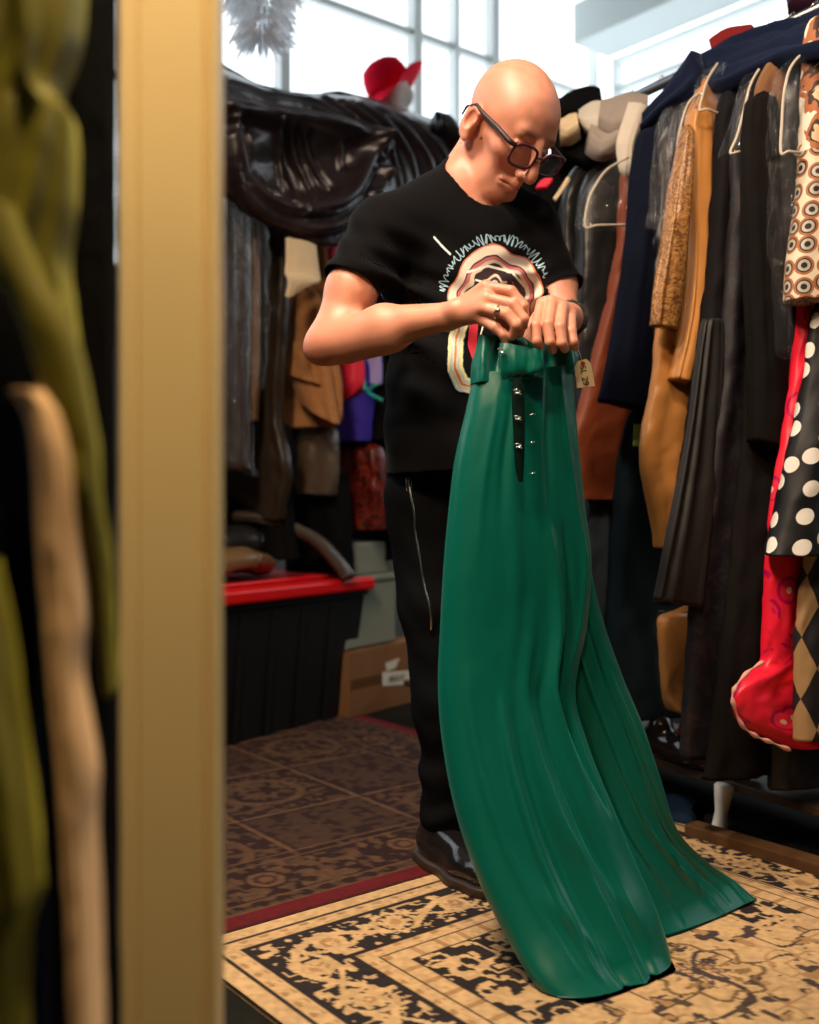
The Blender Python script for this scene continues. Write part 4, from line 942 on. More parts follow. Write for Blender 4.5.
heap('plum_bag', [((788, -22, 2.66), (835, -30, 2.6)), ((786, 0, 2.66), (835, -5, 2.6)), ((788, 16, 2.64), (835, 8, 2.58))], .06, mat('plum_cloth', (.05, .018, .035), .7), 'plum cloth bag on the blanket at the top right corner', 'bag', seed=34, amp=.01)
H0 = [([((602, 105, 2.9), (598, 128, 2.85)), ((615, 100, 2.9), (612, 135, 2.83)), ((632, 98, 2.9), (632, 128, 2.82)), ((645, 104, 2.9), (646, 118, 2.84))], GREYB, 'grey beige felt hat brim on top of the right rack', 'hat'),
      ([((585, 118, 3.0), (583, 128, 2.92)), ((598, 106, 2.98), (590, 133, 2.88)), ((612, 110, 2.96), (604, 132, 2.86)), ((622, 122, 2.94), (612, 130, 2.88))], CREAMW, 'cream felt hat nearest the head on the right rack', 'hat'),
      ([((588, 132, 2.9), (588, 146, 2.84)), ((602, 132, 2.9), (602, 155, 2.82)), ((618, 128, 2.9), (620, 146, 2.82)), ((626, 128, 2.88), (627, 138, 2.84))], GREYB, 'folded grey cloth under the cream felt hat', 'folded cloth'),
      ([((560, 108, 3.1), (556, 120, 3.0)), ((575, 98, 3.1), (574, 118, 3.0)), ((592, 94, 3.1), (592, 112, 3.0)), ((602, 98, 3.06), (602, 108, 3.0))], BLACK, 'black cloth bundle heaped highest beside the head', 'folded cloth'),
      ([((552, 122, 3.05), (552, 150, 2.96)), ((570, 116, 3.05), (572, 160, 2.95)), ((590, 120, 3.03), (592, 166, 2.93)), ((612, 132, 3.0), (612, 160, 2.92))], BLACK, 'black cloth bundle under the grey folded cloth', 'folded cloth'),
      ([((560, 128, 2.93), (560, 138, 2.9)), ((568, 122, 2.93), (569, 140, 2.9)), ((578, 120, 2.93), (580, 132, 2.9))], CREAM, 'small cream cloth roll on the heap by the head', 'folded cloth')]
for i, (p_, m, l, c) in enumerate(H0): heap(c.replace(' ', '_'), p_, .035, m, l, c, seed=40+i, amp=.008)
heap('collar', [((628, 105, 2.78), (648, 108, 2.76)), ((622, 125, 2.77), (640, 128, 2.75)), ((617, 148, 2.76), (634, 145, 2.74)), ((620, 165, 2.76), (632, 168, 2.74)), ((626, 173, 2.76), (631, 174, 2.75))], .018, CREAMW, 'cream collar hanging beside the navy jacket', 'collar', seed=51, amp=.005)
heap('cream_collar_cloth', [((586, 112, 2.9), (604, 104, 2.86))], .02, CREAM, '', '') if False else None
heap('red_lapel', [((536, 190, 2.95), (546, 188, 2.92)), ((540, 184, 2.95), (552, 182, 2.92)), ((548, 180, 2.95), (553, 179, 2.93))], .01, PINK, 'small bright red cloth corner showing over the shoulder', 'cloth', seed=52, amp=.002)
heap('wooden_hanger', [((553, 198, 2.86), (556, 202, 2.86)), ((560, 188, 2.86), (563, 191, 2.86)), ((567, 177, 2.86), (570, 180, 2.86))], .006, CREAM, 'pale wooden hanger arm beside the red cloth corner', 'hanger', seed=53, amp=0)

# wooden sill, shoes and odds under the right rack
p0 = FL(684, 826, .03); pb = Vector((*r2, 0)); pn = Vector((*r1, 0))
b = MB(); b.box(Vector((p0.x, p0.y, 0)), pb*1.3, pn*.05, Z*.035, .004); o = b.put('wooden_sill', mat('worn_plank', (.10, .05, .022), .7, noise=.5, nscale=15)); tag(o, 'worn wooden board along the rug edge under the right rack', 'board')
b = MB(); q = FL(724, 838); b.lathe([(.016, 0), (.020, .004), (.018, .02), (.015, .05), (.020, .08), (.024, .11), (.020, .115)], Vector((q.x, q.y+.04, .0)), (.12, 0, 1), 20); o = b.put('display_stand', WHITEP, None, True); tag(o, 'white flared foot of a stand at the edge of the rug', 'stand foot')
def lowshoe(px, py, Y, dx, m, label, L_=.26):
    base = U(px, py, Y); d_ = Vector((dx, -.5, 0)).normalized(); f = Field(); P_ = lambda t, z: np.array(base+d_*(t*L_)+Z*z)
    f.cap(P_(0, .04), P_(.5, .035), .035, .036, .02).cap(P_(.5, .035), P_(.95, .028), .036, .026, .02).cap(P_(0, .05), P_(.1, .08), .03, .032, .02)
    f.post = lambda P, d: np.maximum(d, base.z-P[:, 2]); V_, F_ = f.mesh(.006); o = put('shoe', V_, F_, m); tag(o, label, 'shoe'); return o
sy = 2.62
PAT = mat('black_gloss', (.012, .01, .01), .12, coat=.5)
def lowshoe_at(px, Y, z, dx, m, label): return lowshoe(px, HY+(CZ-z)*FPX/Y, Y, dx, m, label, .22)
lowshoe_at(655, 2.72, .124, .3, PAT, 'glossy black shoe on the low shelf beside the trousers hem'); lowshoe_at(684, 2.66, .124, .35, mat('brown_red_gloss', (.12, .03, .02), .2, coat=.5), 'dark red glossy shoe on the low shelf below the gold bundle')
heap('folded_jeans', [((655, 812, 2.75), (705, 815, 2.7)), ((652, 825, 2.68), (702, 830, 2.6)), ((660, 835, 2.56), (700, 836, 2.5))], .05, mat('indigo_denim', (.012, .025, .05), .8, noise=.4), 'folded indigo denim lying on the floor behind the white stand foot', 'folded clothes', seed=61, amp=.012, minz=.012)

fr_ = [o for o in SC.objects if o.name == 'floral_robe'][0]; tq = tt(790)-.045
b = MB(); b.tube([Vector(q) for q in cr([list(RR.P(tq, *RR.hit(px, py, tq))) for px, py in ((763, 662), (748, 672), (735, 688), (733, 702), (742, 725), (756, 736), (770, 742), (790, 750))], 60)], [.0035+.0018*math.sin(i*.8) for i in range(60)], 8)
b.put('hem_trim', mat('pink_cream_trim', (.75, .35, .28), .6), fr_, True)
# ------------------------------------------------------------------ left rack
def tl(px, u=-.2): return LL.t_of(px, u)
def lg(*a, **k): return garment(LL, *a, **k)
lg('dark_gown', tl(240), [(236, 190), (244, 215), (246, 300), (246, 400), (246, 470)], mat('brown_black_satin', (.028, .015, .009), .35), 'brown black gown in a clear dust bag nearest the door post', 'gown', th=.04, seed=70, far=.22)
lg('leather_coat', tl(256), [(246, 190), (256, 215), (258, 300), (257, 390), (256, 420)], mat('bronze_satin', (.16, .08, .03), .35), 'bronze brown satin coat in clear film, second from the door post', 'coat', th=.03, seed=71, far=.2)
lg('black_raincoat', tl(284), [(276, 196), (286, 215), (287, 290), (284, 360), (282, 420), (290, 470), (282, 520)], mat('brown_black_nylon', (.03, .020, .012), .38, bump=.6, bscale=22), 'crinkled black brown raincoat beside the tan corduroy jacket', 'coat', th=.04, seed=72, far=.22, amp=.014)
lg('corduroy_jacket', tl(322), [(305, 235), (322, 246), (329, 290), (331, 335), (338, 380), (340, 415), (334, 426)], TAN, 'tan corduroy jacket with a flared cuff, cream cloth on its shoulder', 'jacket', th=.035, seed=73, far=.22,
   parts=[('sleeve', [(318, 296, 283, 296, -.04), (322, 340, 284, 345, -.05), (330, 385, 290, 372, -.055), (338, 424, 303, 404, -.055)], TAN, .03, dict(amp=.008, folds=3)),
          ('cuff', [(312, 345, 283, 340, -.075), (316, 372, 284, 364, -.08), (320, 384, 285, 372, -.08)], TAN, .02, dict(amp=.006, folds=3))])
heap('cream_cloth', [((286, 238, 3.36), (316, 246, 3.42)), ((286, 260, 3.35), (318, 268, 3.41)), ((285, 272, 3.34), (320, 280, 3.40)), ((288, 280, 3.33), (316, 284, 3.38)), ((286, 297, 3.34), (298, 290, 3.36))], .014, CREAM, 'folded cream cloth over the tan corduroy jacket', 'folded cloth', seed=74, amp=.004)
lg('pink_dress', tl(332), [(330, 236), (333, 250), (333, 300), (333, 340)], PINK, 'narrow bright pink red dress edge above the bent elbow', 'dress', th=.02, seed=75, far=.2)
lg('ribbed_dress', tl(358), [(352, 236), (358, 260), (361, 300), (362, 350), (362, 386), (345, 402)], PINK, 'pink red ribbed dress with hem showing under the forearm', 'dress', th=.03, seed=76, far=.12, folds=12, amp=.012)
lg('lavender_blouse', tl(372), [(372, 236), (378, 262), (381, 300), (381, 350), (380, 384)], LAV, 'lavender blouse seen between arm and t-shirt', 'blouse', th=.03, seed=77, far=.2)
lg('purple_skirt', tl(366), [(366, 360), (369, 385), (369, 415), (368, 441)], PURP, 'royal purple skirt below the pink dress', 'skirt', th=.05, seed=78, far=.1, hook=False, amp=.012)
lg('black_dress', tl(380), [(378, 330), (385, 360), (386, 400), (386, 440)], BLACK, 'black dress beside the t-shirt hem, with a teal hanger in front', 'dress', th=.03, seed=79, far=.2, hook=False)
hc_ = [LL.P(tl(372)-.06, *LL.hit(px, py, tl(372)-.06)) for px, py in ((360, 358), (364, 380), (366, 390), (377, 384), (368, 392), (382, 400))]
b = MB(); b.tube([Vector(q) for q in cr([list(p) for p in hc_], 30)], .006, 8); o = b.put('plastic_hanger', TEAL, None, True); tag(o, 'teal plastic hanger dangling in front of the black dress', 'hanger')
lg('brocade_bag', tl(374), [(366, 442), (380, 450), (384, 490), (384, 530)], M_BROC, 'dark red brocade garment low on the left rack', 'garment', th=.045, seed=80, far=[.0, -.02, -.03, -.02], hook=False, amp=.01)
lg('satin_skirt', tl(332), [(322, 420), (336, 432), (338, 465), (334, 494)], mat('dark_bronze_satin', (.08, .05, .025), .3), 'dark bronze satin skirt in clear film under the tan jacket', 'skirt', th=.035, seed=81, far=[.02, .02, 0, -.04], hook=False, amp=.012)
lg('black_trousers', tl(292), [(280, 420), (292, 440), (290, 500), (296, 560)], BLACK, 'black trousers hanging below the crinkled raincoat', 'trousers', th=.05, seed=82, far=.25, hook=False, amp=.014)
lg('black_skirt', tl(345), [(338, 470), (346, 490), (350, 540), (352, 575)], BLACK, 'long black skirt below the bronze satin one', 'skirt', th=.05, seed=83, far=.1, hook=False, amp=.014)
lg('long_black_gown', tl(400), [(386, 250), (400, 300), (402, 420), (404, 560)], BLACK, 'long black gown at the far end of the left rack', 'gown', th=.05, seed=84, far=.25, amp=.014)
film(LL, tl(240)-.06, [(226, 200, 242, 200), (226, 280, 247, 280), (226, 380, 248, 380), (226, 440, 250, 445), (228, 462, 254, 476)], 'clear dust bag with shiny rolled bottom edge nearest the door post', CLEAR2, w=.03)
film(LL, tl(256)-.05, [(250, 200, 264, 205), (250, 280, 266, 285), (250, 350, 264, 352), (250, 385, 262, 390)], 'shiny clear film over the bronze coat', CLEAR2, w=.025)
film(LL, tl(332)-.06, [(300, 425, 322, 425), (305, 450, 336, 450), (312, 475, 338, 478), (318, 496, 334, 496)], 'clear film around the bronze satin skirt', CLEAR2, w=.025)

# black velvet drape over the rack top: one big hanging sheet with swags
dr = [((178, 52, 3.8), (178, 60, 3.14), (178, 114, 3.10), (180, 160, 3.10), (184, 180, 3.14)),
      ((226, 70, 3.9), (226, 76, 3.30), (226, 130, 3.26), (227, 180, 3.26), (228, 200, 3.30)),
      ((262, 88, 3.98), (262, 92, 3.40), (258, 140, 3.33), (256, 200, 3.32), (254, 216, 3.36)),
      ((300, 96, 4.05), (300, 100, 3.5), (296, 150, 3.42), (292, 215, 3.40), (290, 232, 3.44)),
      ((340, 96, 4.1), (338, 100, 3.6), (336, 160, 3.50), (330, 222, 3.46), (326, 246, 3.5)),
      ((385, 104, 4.2), (380, 110, 3.75), (378, 170, 3.66), (366, 226, 3.58), (364, 246, 3.62)),
      ((425, 116, 4.3), (420, 126, 3.9), (412, 180, 3.82), (405, 225, 3.78), (400, 240, 3.8)),
      ((470, 136, 4.4), (465, 150, 4.05), (455, 190, 4.0), (448, 215, 4.0), (445, 230, 4.0))]
nA, nB = 300, 200
rowsD = [cr([list(U(*p)) for p in r], nB) for r in dr]; g3 = np.stack(rowsD)           # (rows, nB, 3)
G3 = cr(g3.reshape(len(dr), -1), nA).reshape(nA, nB, 3)
a_, b_ = np.meshgrid(np.linspace(0, 1, nA), np.linspace(0, 1, nB), indexing='ij')
du = np.gradient(G3, axis=0); dv = np.gradient(G3, axis=1); N3 = np.cross(du, dv); N3 /= np.linalg.norm(N3, axis=-1, keepdims=True)
N3 *= np.sign((N3*(np.array([0, 0, CZ])-G3)).sum(-1, keepdims=True))
PXg = CX+FPX*G3[..., 0]/G3[..., 1]; PYg = HY-FPX*(G3[..., 2]-CZ)/G3[..., 1]; vis = np.clip((b_-.18)*14, 0, 1)
D3 = np.zeros((nA, nB)); rs = np.random.RandomState(5)
def ridge(pts, w, a, soft=True):
    global D3
    pts = cr([list(p) for p in pts], 24); d = np.full(PXg.shape, 1e9); hh = np.zeros(PXg.shape); n_ = len(pts)-1
    for k in range(n_):
        (x0, y0), (x1, y1) = pts[k], pts[k+1]; bx, by = x1-x0, y1-y0
        t_ = np.clip(((PXg-x0)*bx+(PYg-y0)*by)/(bx*bx+by*by+1e-9), 0, 1); dd_ = np.hypot(PXg-x0-t_*bx, PYg-y0-t_*by)
        m_ = dd_ < d; d = np.where(m_, dd_, d); hh = np.where(m_, (k+t_)/n_, hh)
    D3 = D3+a*np.exp(-(d/w)**2)*(np.clip(np.sin(PI*hh), 0, 1)**.4 if soft else 1)*vis
D3 -= .05*np.exp(-(((PXg-300)/48)**2+((PYg-168)/30)**2)**2)
ridge([(222, 104), (262, 116), (305, 124), (345, 132), (370, 142)], 8, .06, False)
for o_, w_, a_m in ((-8, 2.2, .016), (-16, 2.6, .018), (-24, 2.2, .014), (-3, 1.6, .010)): ridge([(228, 104+o_), (268, 118+o_), (312, 126+o_), (352, 135+o_*.6)], w_, a_m)
for pts in ([(272, 120), (284, 152), (290, 190)], [(276, 122), (292, 158), (304, 208)], [(284, 124), (303, 160), (318, 200)], [(300, 130), (318, 160), (334, 188)], [(338, 138), (343, 152), (346, 168)], [(258, 170), (280, 194), (300, 212)], [(240, 128), (250, 165), (268, 196)]):
    ridge(pts, 1.8, .022); ridge([(x+5, y+1) for x, y in pts], 2.5, -.014)
ridge([(226, 118), (236, 158), (256, 192), (288, 210), (322, 210), (346, 196), (360, 172), (368, 142)], 7, .055, False)
ridge([(231, 118), (242, 158), (262, 189), (290, 204), (320, 205), (340, 192), (354, 168)], 2, .014)
ridge([(222, 140), (232, 176), (256, 208), (292, 224), (330, 226), (362, 206), (376, 176)], 6, .04, False)
ridge([(228, 190), (256, 222), (300, 236), (340, 240), (370, 222)], 4, .022)
ridge([(300, 216), (335, 214), (360, 196)], 2, .014)
ridge([(372, 136), (383, 146), (380, 160), (370, 158), (366, 146)], 3.5, .03); ridge([(368, 166), (378, 178), (376, 192), (362, 196)], 3.5, .03)
for k in range(9):
    x0 = 318+19*k; y0 = 94+6.5*k*.55; w_ = 1.8+1.6*rs.rand(); am = .014+.012*rs.rand()
    pts = [(x0, y0), (x0+30, y0+22), (x0+52, y0+52), (x0+62, y0+92)]; ridge(pts, w_, am); ridge([(x+7, y) for x, y in pts], 3, -am*.9)
D3 += ((vnoise(PXg*.05, PYg*.05, 9)-.5)*.012+(vnoise(PXg*.2, PYg*.2, 10)-.5)*.002)
P3 = G3+N3*D3[..., None]; P4 = G3+N3*(D3[..., None]-.010)
V3 = np.vstack([P3.reshape(-1, 3), P4.reshape(-1, 3)]); M_ = nA*nB
i = np.arange(nA-1)[:, None]; j = np.arange(nB-1)[None]; F3 = np.stack([i*nB+j, i*nB+j+1, (i+1)*nB+j+1, (i+1)*nB+j], -1).reshape(-1, 4)
ring = list(range(0, nB))+[k*nB+nB-1 for k in range(1, nA)]+[(nA-1)*nB+k for k in range(nB-2, -1, -1)]+[k*nB for k in range(nA-2, 0, -1)]
S3 = np.array([[ring[k], ring[(k+1) % len(ring)], ring[(k+1) % len(ring)]+M_, ring[k]+M_] for k in range(len(ring))])
o = put('velvet_drape', V3, np.vstack([F3, F3[:, ::-1]+M_, S3]), DRAPE); tag(o, 'big crumpled black stretch velvet sheet draped over the left rack top', 'drape')
heap('cloth_bundle', [((432, 118, 3.75), (440, 128, 3.7)), ((444, 120, 3.75), (452, 140, 3.7)), ((456, 138, 3.8), (462, 152, 3.74))], .04, BLACK2, 'black cloth bundle beside the ear on the left rack', 'folded cloth', seed=90, amp=.01)

# red hat on a white mannequin head
hb = U(392, 104, 4.3)
f = Field(); f.ell(hb+Vector((.0, 0, .03)), (.075, .09, .105), None).cap(hb+Vector((0, 0, -.02)), hb+Vector((0, .01, -.16)), .045, .05, .03).ell(hb+Vector((.07, -.03, .02)), (.02, .02, .03), None, .03).cap(hb+Vector((-.06, 0, -.20)), hb+Vector((.06, 0, -.20)), .06, .06, .05)
V_, F_ = f.mesh(.008); o = put('mannequin', V_, F_, mat('white_fibreglass', (.75, .68, .62), .5)); tag(o, 'white mannequin head wearing the red hat above the drape', 'mannequin head')
RED = mat('red_felt', (.95, .008, .04), .75)
ax = Vector((-.42, -.1, .9)).normalized(); hc0 = hb+Vector((-.005, 0, .055))
b = MB(); b.lathe([(.094, 0), (.096, .03), (.092, .07), (.078, .105), (.05, .122), (.0001, .128)], hc0, ax, 40); o = b.put('red_hat', RED, None, True); tag(o, 'bright red felt hat with upturned brim on the mannequin head', 'hat')
s1 = ax.orthogonal().normalized(); s1 = (Vector((1, 0, 0))-ax*ax.x).normalized(); s2 = ax.cross(s1)
V = []; F = []; n = 64; rad = np.linspace(.088, .165, 9)
for sd in (0, 1):
    for k in range(n):
        th = 2*PI*k/n
        for m_, r in enumerate(rad):
            q = (r-.088)/.077; dn = -.055*q**1.0*(.5-.5*math.cos(th))*1.7+.05*q*q*(.5+.5*math.cos(th)); rr_ = .088+(r-.088)*(.55+.45*(.5+.5*math.cos(th)))
            V.append(hc0+(s1*math.cos(th)+s2*math.sin(th))*rr_+ax*(dn+.006*math.sin(th*5)*q-sd*.006))
for k in range(n):
    for m_ in range(8):
        a0 = k*9+m_; a1 = ((k+1) % n)*9+m_; F += [(a0, a1, a1+1, a0+1), (n*9+a0+1, n*9+a1+1, n*9+a1, n*9+a0)]
    a0, a1 = k*9+8, ((k+1) % n)*9+8; F.append((a0, a1, a1+n*9, a0+n*9))
put('brim', V, F, RED, o)

FEA = mat('white_feather', (.92, .93, .95), .8); 
_nt = FEA.node_tree; _t = _nt.nodes.new('ShaderNodeBsdfTranslucent'); _t.inputs[0].default_value = (.95, .97, 1, 1); _m = _nt.nodes.new('ShaderNodeMixShader'); _m.inputs[0].default_value = .85
_nt.links.new(_nt.nodes['Principled BSDF'].outputs[0], _m.inputs[1]); _nt.links.new(_t.outputs[0], _m.inputs[2]); _nt.links.new(_m.outputs[0], _nt.nodes['Material Output'].inputs[0])
# white feather plume hanging from the ceiling line
rs = random.Random(3); b = MB(); c0 = U(262, 8, 3.2)
for k in range(620):
    th = rs.random()*2*PI; z = rs.random(); r0 = .105*math.sqrt(rs.random())*(1-.55*z); p = c0+Vector((math.cos(th)*r0, math.sin(th)*r0*.6, .10-z*.19))
    L_ = .05+.05*rs.random(); d_ = Vector((math.cos(th)*.5, math.sin(th)*.4, -.9+rs.random()*.7)).normalized(); s_ = d_.orthogonal().normalized()*(.004+.004*rs.random())
    s_.rotate(__import__('mathutils').Quaternion(d_, rs.random()*3))
    m_ = p+d_*L_*.5+Vector((0, 0, .006)); e = p+d_*L_
    b.add([p-s_*.3, m_-s_, e, m_+s_, p+s_*.3], [(0, 1, 2, 3, 4)])
b.tube([c0+Z*.09, c0+Z*1.5], .003, 6)
o = b.put('feather_plume', FEA); tag(o, 'fluffy white feather plume hanging at the top beside the door post', 'feathers')

# storage under the left rack
def tote():
    d, nn_ = LL.d, LL.n
    A0 = FL(196, 757); B0 = FL(347, 716); dd_ = (B0-A0).normalized(); nb2 = Vector((-dd_.y, dd_.x, 0)); L_ = (B0-A0).length; W2 = .42; h_ = .47
    root = thing('storage_tote', 'black plastic storage tote with a bright red lid under the left rack', 'storage box', A0+dd_*L_/2+nb2*W2/2)
    def corner(i, z, g): 
        sx = (0, L_, L_, 0)[i]; sy = (0, 0, W2, W2)[i]; cx_, cy_ = L_/2, W2/2; q = g
        return A0+dd_*(cx_+(sx-cx_)+(1 if sx > cx_ else -1)*q)+nb2*(sy+(1 if sy > cy_ else -1)*q)+Z*z
    m = MB(); lv = [(0.0, -.015), (.008, 0), (h_-.03, .045), (h_-.03, .055), (h_, .055)]
    vs = [corner(i, z, g) for z, g in lv for i in range(4)]; fs = [(3, 2, 1, 0)]
    for k in range(len(lv)-1): fs += [(k*4+i, k*4+(i+1) % 4, k*4+4+(i+1) % 4, k*4+4+i) for i in range(4)]
    fs.append((16, 17, 18, 19)); m.add(vs, fs)
    for k in range(1, 5):
        p = A0+dd_*(L_*k/5)-nb2*.012; m.box(p, dd_*.02, nb2*.008, (nb2*-.035)+Z*(h_-.05))
    m.put('bin_body', mat('black_plastic', (.003, .003, .0035), .6), root)
    m = MB(); c = [corner(i, h_, .075) for i in range(4)]
    m.box(c[0]-Z*.012, c[1]-c[0], c[3]-c[0], Z*.045, .010)
    in_ = [corner(i, h_+.033, -.02) for i in range(4)]; m.box(in_[0], in_[1]-in_[0], in_[3]-in_[0], Z*.014, .006)
    m.put('lid', mat('red_plastic', (.62, .004, .006), .4), root, False)
    return A0, dd_, nb2, L_
tA, tD, tN, tL = tote()
ztop = .522
def onbin(s, u, z): return tA+tD*s+tN*u+Z*z
def lay(name, pts, thk, m, label, cat, seed, **k):
    o = ribbon(name, [(onbin(*a), onbin(*b)) for a, b in pts], thk, m, None, seed=seed, taper=.8, **dict(dict(folds=4, amp=.012), **k)); tag(o, label, cat); return o
z1 = ztop+.045
lay('satin_clutch', [((.10, .02, z1), (.10, .30, z1)), ((.25, .0, z1+.02), (.25, .32, z1+.04)), ((.40, .04, z1), (.40, .3, z1))], .04, mat('brown_gold_satin', (.16, .09, .04), .3), 'shiny brown gold satin cloth lying on the red lid beside the post', 'cloth', 101)
lay('leather_bag', [((.26, .12, z1+.05), (.26, .34, z1+.05)), ((.38, .09, z1+.07), (.38, .36, z1+.08)), ((.52, .14, z1+.04), (.52, .34, z1+.04))], .06, LEATHER, 'black leather bag slumped on the red lid', 'bag', 102)
lay('nylon_sleeve', [((.33, .18, z1+.16), (.36, .24, z1+.16)), ((.42, .06, z1+.14), (.45, .13, z1+.15)), ((.52, -.03, z1+.07), (.58, .03, z1+.09)), ((.57, -.085, z1-.01), (.64, -.03, z1+.01)), ((.59, -.10, z1-.06), (.65, -.10, z1-.05))], .022, mat('brown_black_waxed', (.06, .045, .032), .4), 'waxed brown black sleeve hanging over the front of the red lid', 'garment', 103, folds=3, amp=.006)
lay('black_coat_heap', [((.0, .16, z1+.10), (.0, .36, z1+.10)), ((.2, .14, z1+.16), (.2, .38, z1+.18)), ((.38, .2, z1+.19), (.38, .4, z1+.2)), ((.5, .25, z1+.06), (.5, .4, z1+.06))], .05, BLACK, 'black coat heaped behind the leather bag', 'coat', 104)
# boxes
def boxat(px, py, wpx, name, label, h_, m, dep=.3, zb=0.0):
    A = FL(px, py, zb); d_ = tD; w_ = wpx
    root = thing(name, label, 'box', A+Z*0); b = MB(); b.box(A, d_*w_, tN*dep, Z*h_, .004); bb = b.put('box_body', m, root); return root, A
CARD = mat('cardboard', (.20, .10, .045), .85, noise=.15, nscale=14)
bx, A = boxat(349, 720, .44, 'cardboard_box', 'brown cardboard box with a white paper label on the floor beside the tote', .235, CARD)
m = MB(); m.box(A+Z*.236, tD*.44, tN*.145, Z*.003); m.box(A+Z*.236+tN*.155, tD*.44, tN*.145, Z*.003); m.put('flap', CARD, bx)
m = MB(); m.box(A+tD*.01+Z*.105-tN*.0015, tD*.42, tN*.001, Z*.035); m.put('packing_tape', mat('brown_tape', (.11, .05, .02), .3), bx)
LBL = mat('label_paper', (.62, .58, .5), .8)
def onplane(px, py):   # sight line to the box front
    r = Vector(((px-CX)/FPX, 1, -(py-HY)/FPX)); k = (A-Vector((0, 0, CZ))).dot(tN)/r.dot(tN); return Vector((0, 0, CZ))+r*k-tN*.003
q = [onplane(*p) for p in ((382, 672), (410, 670), (410, 684), (382, 686))]
m = MB(); m.add(q+[p+tN*.001 for p in q], [(0, 3, 2, 1), (4, 5, 6, 7), (0, 1, 5, 4), (1, 2, 6, 5), (2, 3, 7, 6), (3, 0, 4, 7)]); lb = m.put('paper_label', LBL, bx, False)
wtext('label_writing', 'MULLER', sum(q, Vector())/4-tN*.002, q[1]-q[0], q[0]-q[3], .030, INK, lb)
q = [onplane(*p) for p in ((385, 663), (399, 658), (395, 668), (386, 671))]
m = MB(); m.add(q+[p+tN*.001 for p in q], [(0, 3, 2, 1), (4, 5, 6, 7), (0, 1, 5, 4), (1, 2, 6, 5), (2, 3, 7, 6), (3, 0, 4, 7)]); m.put('torn_sticker', LBL, bx, False)
sb = thing('storage_box', 'pale grey green lidded storage box on top of the cardboard box', 'box', A+Z*.242)
SG = mat('grey_green_plastic', (.20, .22, .17), .5); m = MB(); m.box(A+tD*.0+tN*.02+Z*.242, tD*.31, tN*.26, Z*.25, .01); m.put('box_body', SG, sb)
m = MB(); m.box(A-tD*.008+tN*.012+Z*.482, tD*.326, tN*.276, Z*.022, .005); m.box(A+tD*.02+tN*.04+Z*.504, tD*.27, tN*.22, Z*.12, .008); m.put('lid', SG, sb)

# ------------------------------------------------------------------ door post and the clothes beside it
FRM = mat('cream_gloss_paint', (.66, .49, .24), .42, noise=.04, nscale=6)
Yp = .92
def px_x(px, Y): return (px-CX)*Y/FPX
b = MB()
x0, x1, x2, x3 = px_x(117, Yp), px_x(205, Yp), px_x(209, Yp), px_x(218, Yp)
prof = [(x0, .03), (x0, .004), (x0+.004, 0), (x0+.016, 0), (x0+.018, .003), (x0+.020, 0), (x1-.003, 0), (x1, .006), (x2, .006), (x2+.002, -.003), (x3-.002, -.003), (x3, .0), (x3, .03)]
n = len(prof); vs = [Vector((x, Yp+y, z)) for z in (0, 2.6) for x, y in prof]
b.add(vs, [(i, i+1, n+i+1, n+i) for i in range(n-1)]+[(n-1, 0, n, 2*n-1), tuple(range(n))[::-1], tuple(range(n, 2*n))])
o = b.put('trim_2', FRM); o['kind'] = 'structure'
def near(name, pts, thk, m, label, cat, seed, **k):
    o = ribbon(name, [(U(*a), U(*b)) for a, b in pts], thk, m, None, seed=seed, taper=.8, **dict(dict(folds=5, amp=.008, nT=120), **k)); tag(o, label, cat); return o
Y1 = .66
near('olive_dress', [((-60, -60, Y1+.05), (84, -60, Y1+.05)), ((-55, 40, Y1+.05), (78, 40, Y1+.05)), ((-50, 100, Y1+.05), (62, 95, Y1+.05)), ((-50, 125, Y1+.05), (77, 128, Y1+.05)), ((-50, 200, Y1+.05), (75, 200, Y1+.05)), ((-40, 270, Y1+.05), (66, 260, Y1+.05)), ((20, 300, Y1+.05), (70, 300, Y1+.05)), ((45, 360, Y1+.05), (74, 340, Y1+.05))], .03, OLIVE,
     'olive green velvet dress hanging at the top left, nearest the camera', 'dress', 201, creases=[(.3, 0, .7, .35, .05, .014), (.2, .1, -.2, .5, .05, -.014), (.8, .35, .2, .9, .05, .012)])
near('velvet_scarf', [((-30, 205, Y1), (12, 205, Y1)), ((-4, 262, Y1), (36, 262, Y1)), ((22, 325, Y1), (72, 325, Y1)), ((40, 380, Y1), (90, 392, Y1)), ((58, 440, Y1), (100, 446, Y1)), ((74, 500, Y1), (101, 500, Y1)), ((86, 560, Y1+.02), (110, 560, Y1+.02)), ((97, 620, Y1+.03), (113, 620, Y1+.03)), ((108, 690, Y1+.04), (117, 690, Y1+.04))], .012, OLIVE,
     'olive velvet scarf crossing diagonally down to the door post', 'scarf', 202, amp=.004, folds=3)
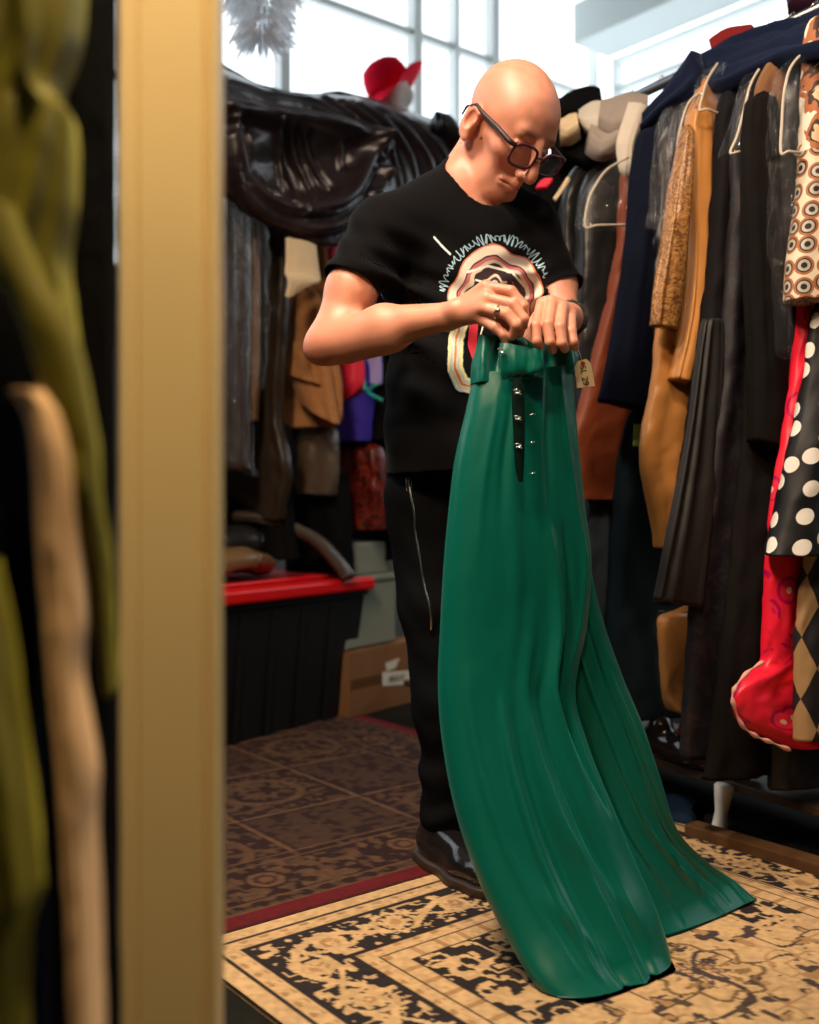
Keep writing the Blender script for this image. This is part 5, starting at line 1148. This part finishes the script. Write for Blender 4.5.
near('fleece_coat', [((14, 392, Y1), (52, 392, Y1)), ((30, 420, Y1), (70, 420, Y1)), ((38, 480, Y1), (81, 475, Y1)), ((40, 540, Y1), (82, 540, Y1)), ((46, 620, Y1), (86, 615, Y1)), ((54, 680, Y1), (82, 680, Y1)), ((60, 760, Y1), (96, 760, Y1)), ((66, 830, Y1), (94, 830, Y1)), ((72, 920, Y1), (98, 920, Y1)), ((78, 1040, Y1), (103, 1040, Y1)), ((80, 1150, Y1), (108, 1150, Y1))], .02, FUR,
     'tan fleecy coat edge hanging at the left', 'coat', 203, amp=.005, folds=4)
near('olive_coat', [((-60, 560, Y1-.03), (-6, 560, Y1-.03)), ((-60, 640, Y1-.03), (8, 640, Y1-.03)), ((-60, 720, Y1-.03), (20, 720, Y1-.03)), ((-60, 800, Y1-.03), (33, 800, Y1-.03)), ((-60, 880, Y1-.03), (40, 885, Y1-.03)), ((-60, 950, Y1-.03), (24, 940, Y1-.03)), ((-60, 1080, Y1-.03), (20, 1080, Y1-.03))], .03, OLIVE, 'olive velvet coat at the bottom left corner', 'coat', 204, amp=.008)
near('black_dress', [((60, -80, .80), (114, -80, .80)), ((55, 200, .80), (115, 200, .80)), ((50, 500, .80), (116, 500, .80)), ((50, 800, .80), (117, 800, .80)), ((50, 1120, .80), (118, 1120, .80))], .022, BLACK, 'black dress close beside the door post', 'dress', 205)
near('black_gown', [((-120, -80, .84), (80, -80, .84)), ((-120, 300, .84), (76, 300, .84)), ((-120, 700, .84), (72, 700, .84)), ((-120, 1120, .84), (74, 1120, .84))], .025, BLACK, 'black gown filling the space behind the tan fleece coat', 'gown', 206, amp=.012)
near('dark_blue_coat', [((-60, 400, Y1+.03), (26, 405, Y1+.03)), ((-60, 500, Y1+.03), (38, 500, Y1+.03)), ((-60, 700, Y1+.03), (44, 700, Y1+.03)), ((-60, 1100, Y1+.03), (50, 1100, Y1+.03))], .016, NAVY, 'dark blue coat behind the tan fleece edge', 'coat', 207, amp=.006)
b = MB(); b.tube([(-.62, .74, 1.42), (-.205, .74, 1.42)], .012, 12); o = b.put('clothes_rail', METAL, None, True); tag(o, 'steel clothes rail above the foreground clothes on the left', 'rail')

# ------------------------------------------------------------------ repeats carry a group
GR = {}
for o in list(SC.objects):
    if o.parent is None and 'category' in o.keys(): GR.setdefault(o.name.split('.')[0], []).append(o)
for k, v in GR.items():
    if len(v) > 1 and k != 'rug':
        for o in v: o['group'] = k.replace('_', ' ')+' pieces on and around the clothes racks'
    elif k == 'rug':
        for o in v: o['group'] = 'patterned rugs on the floor'
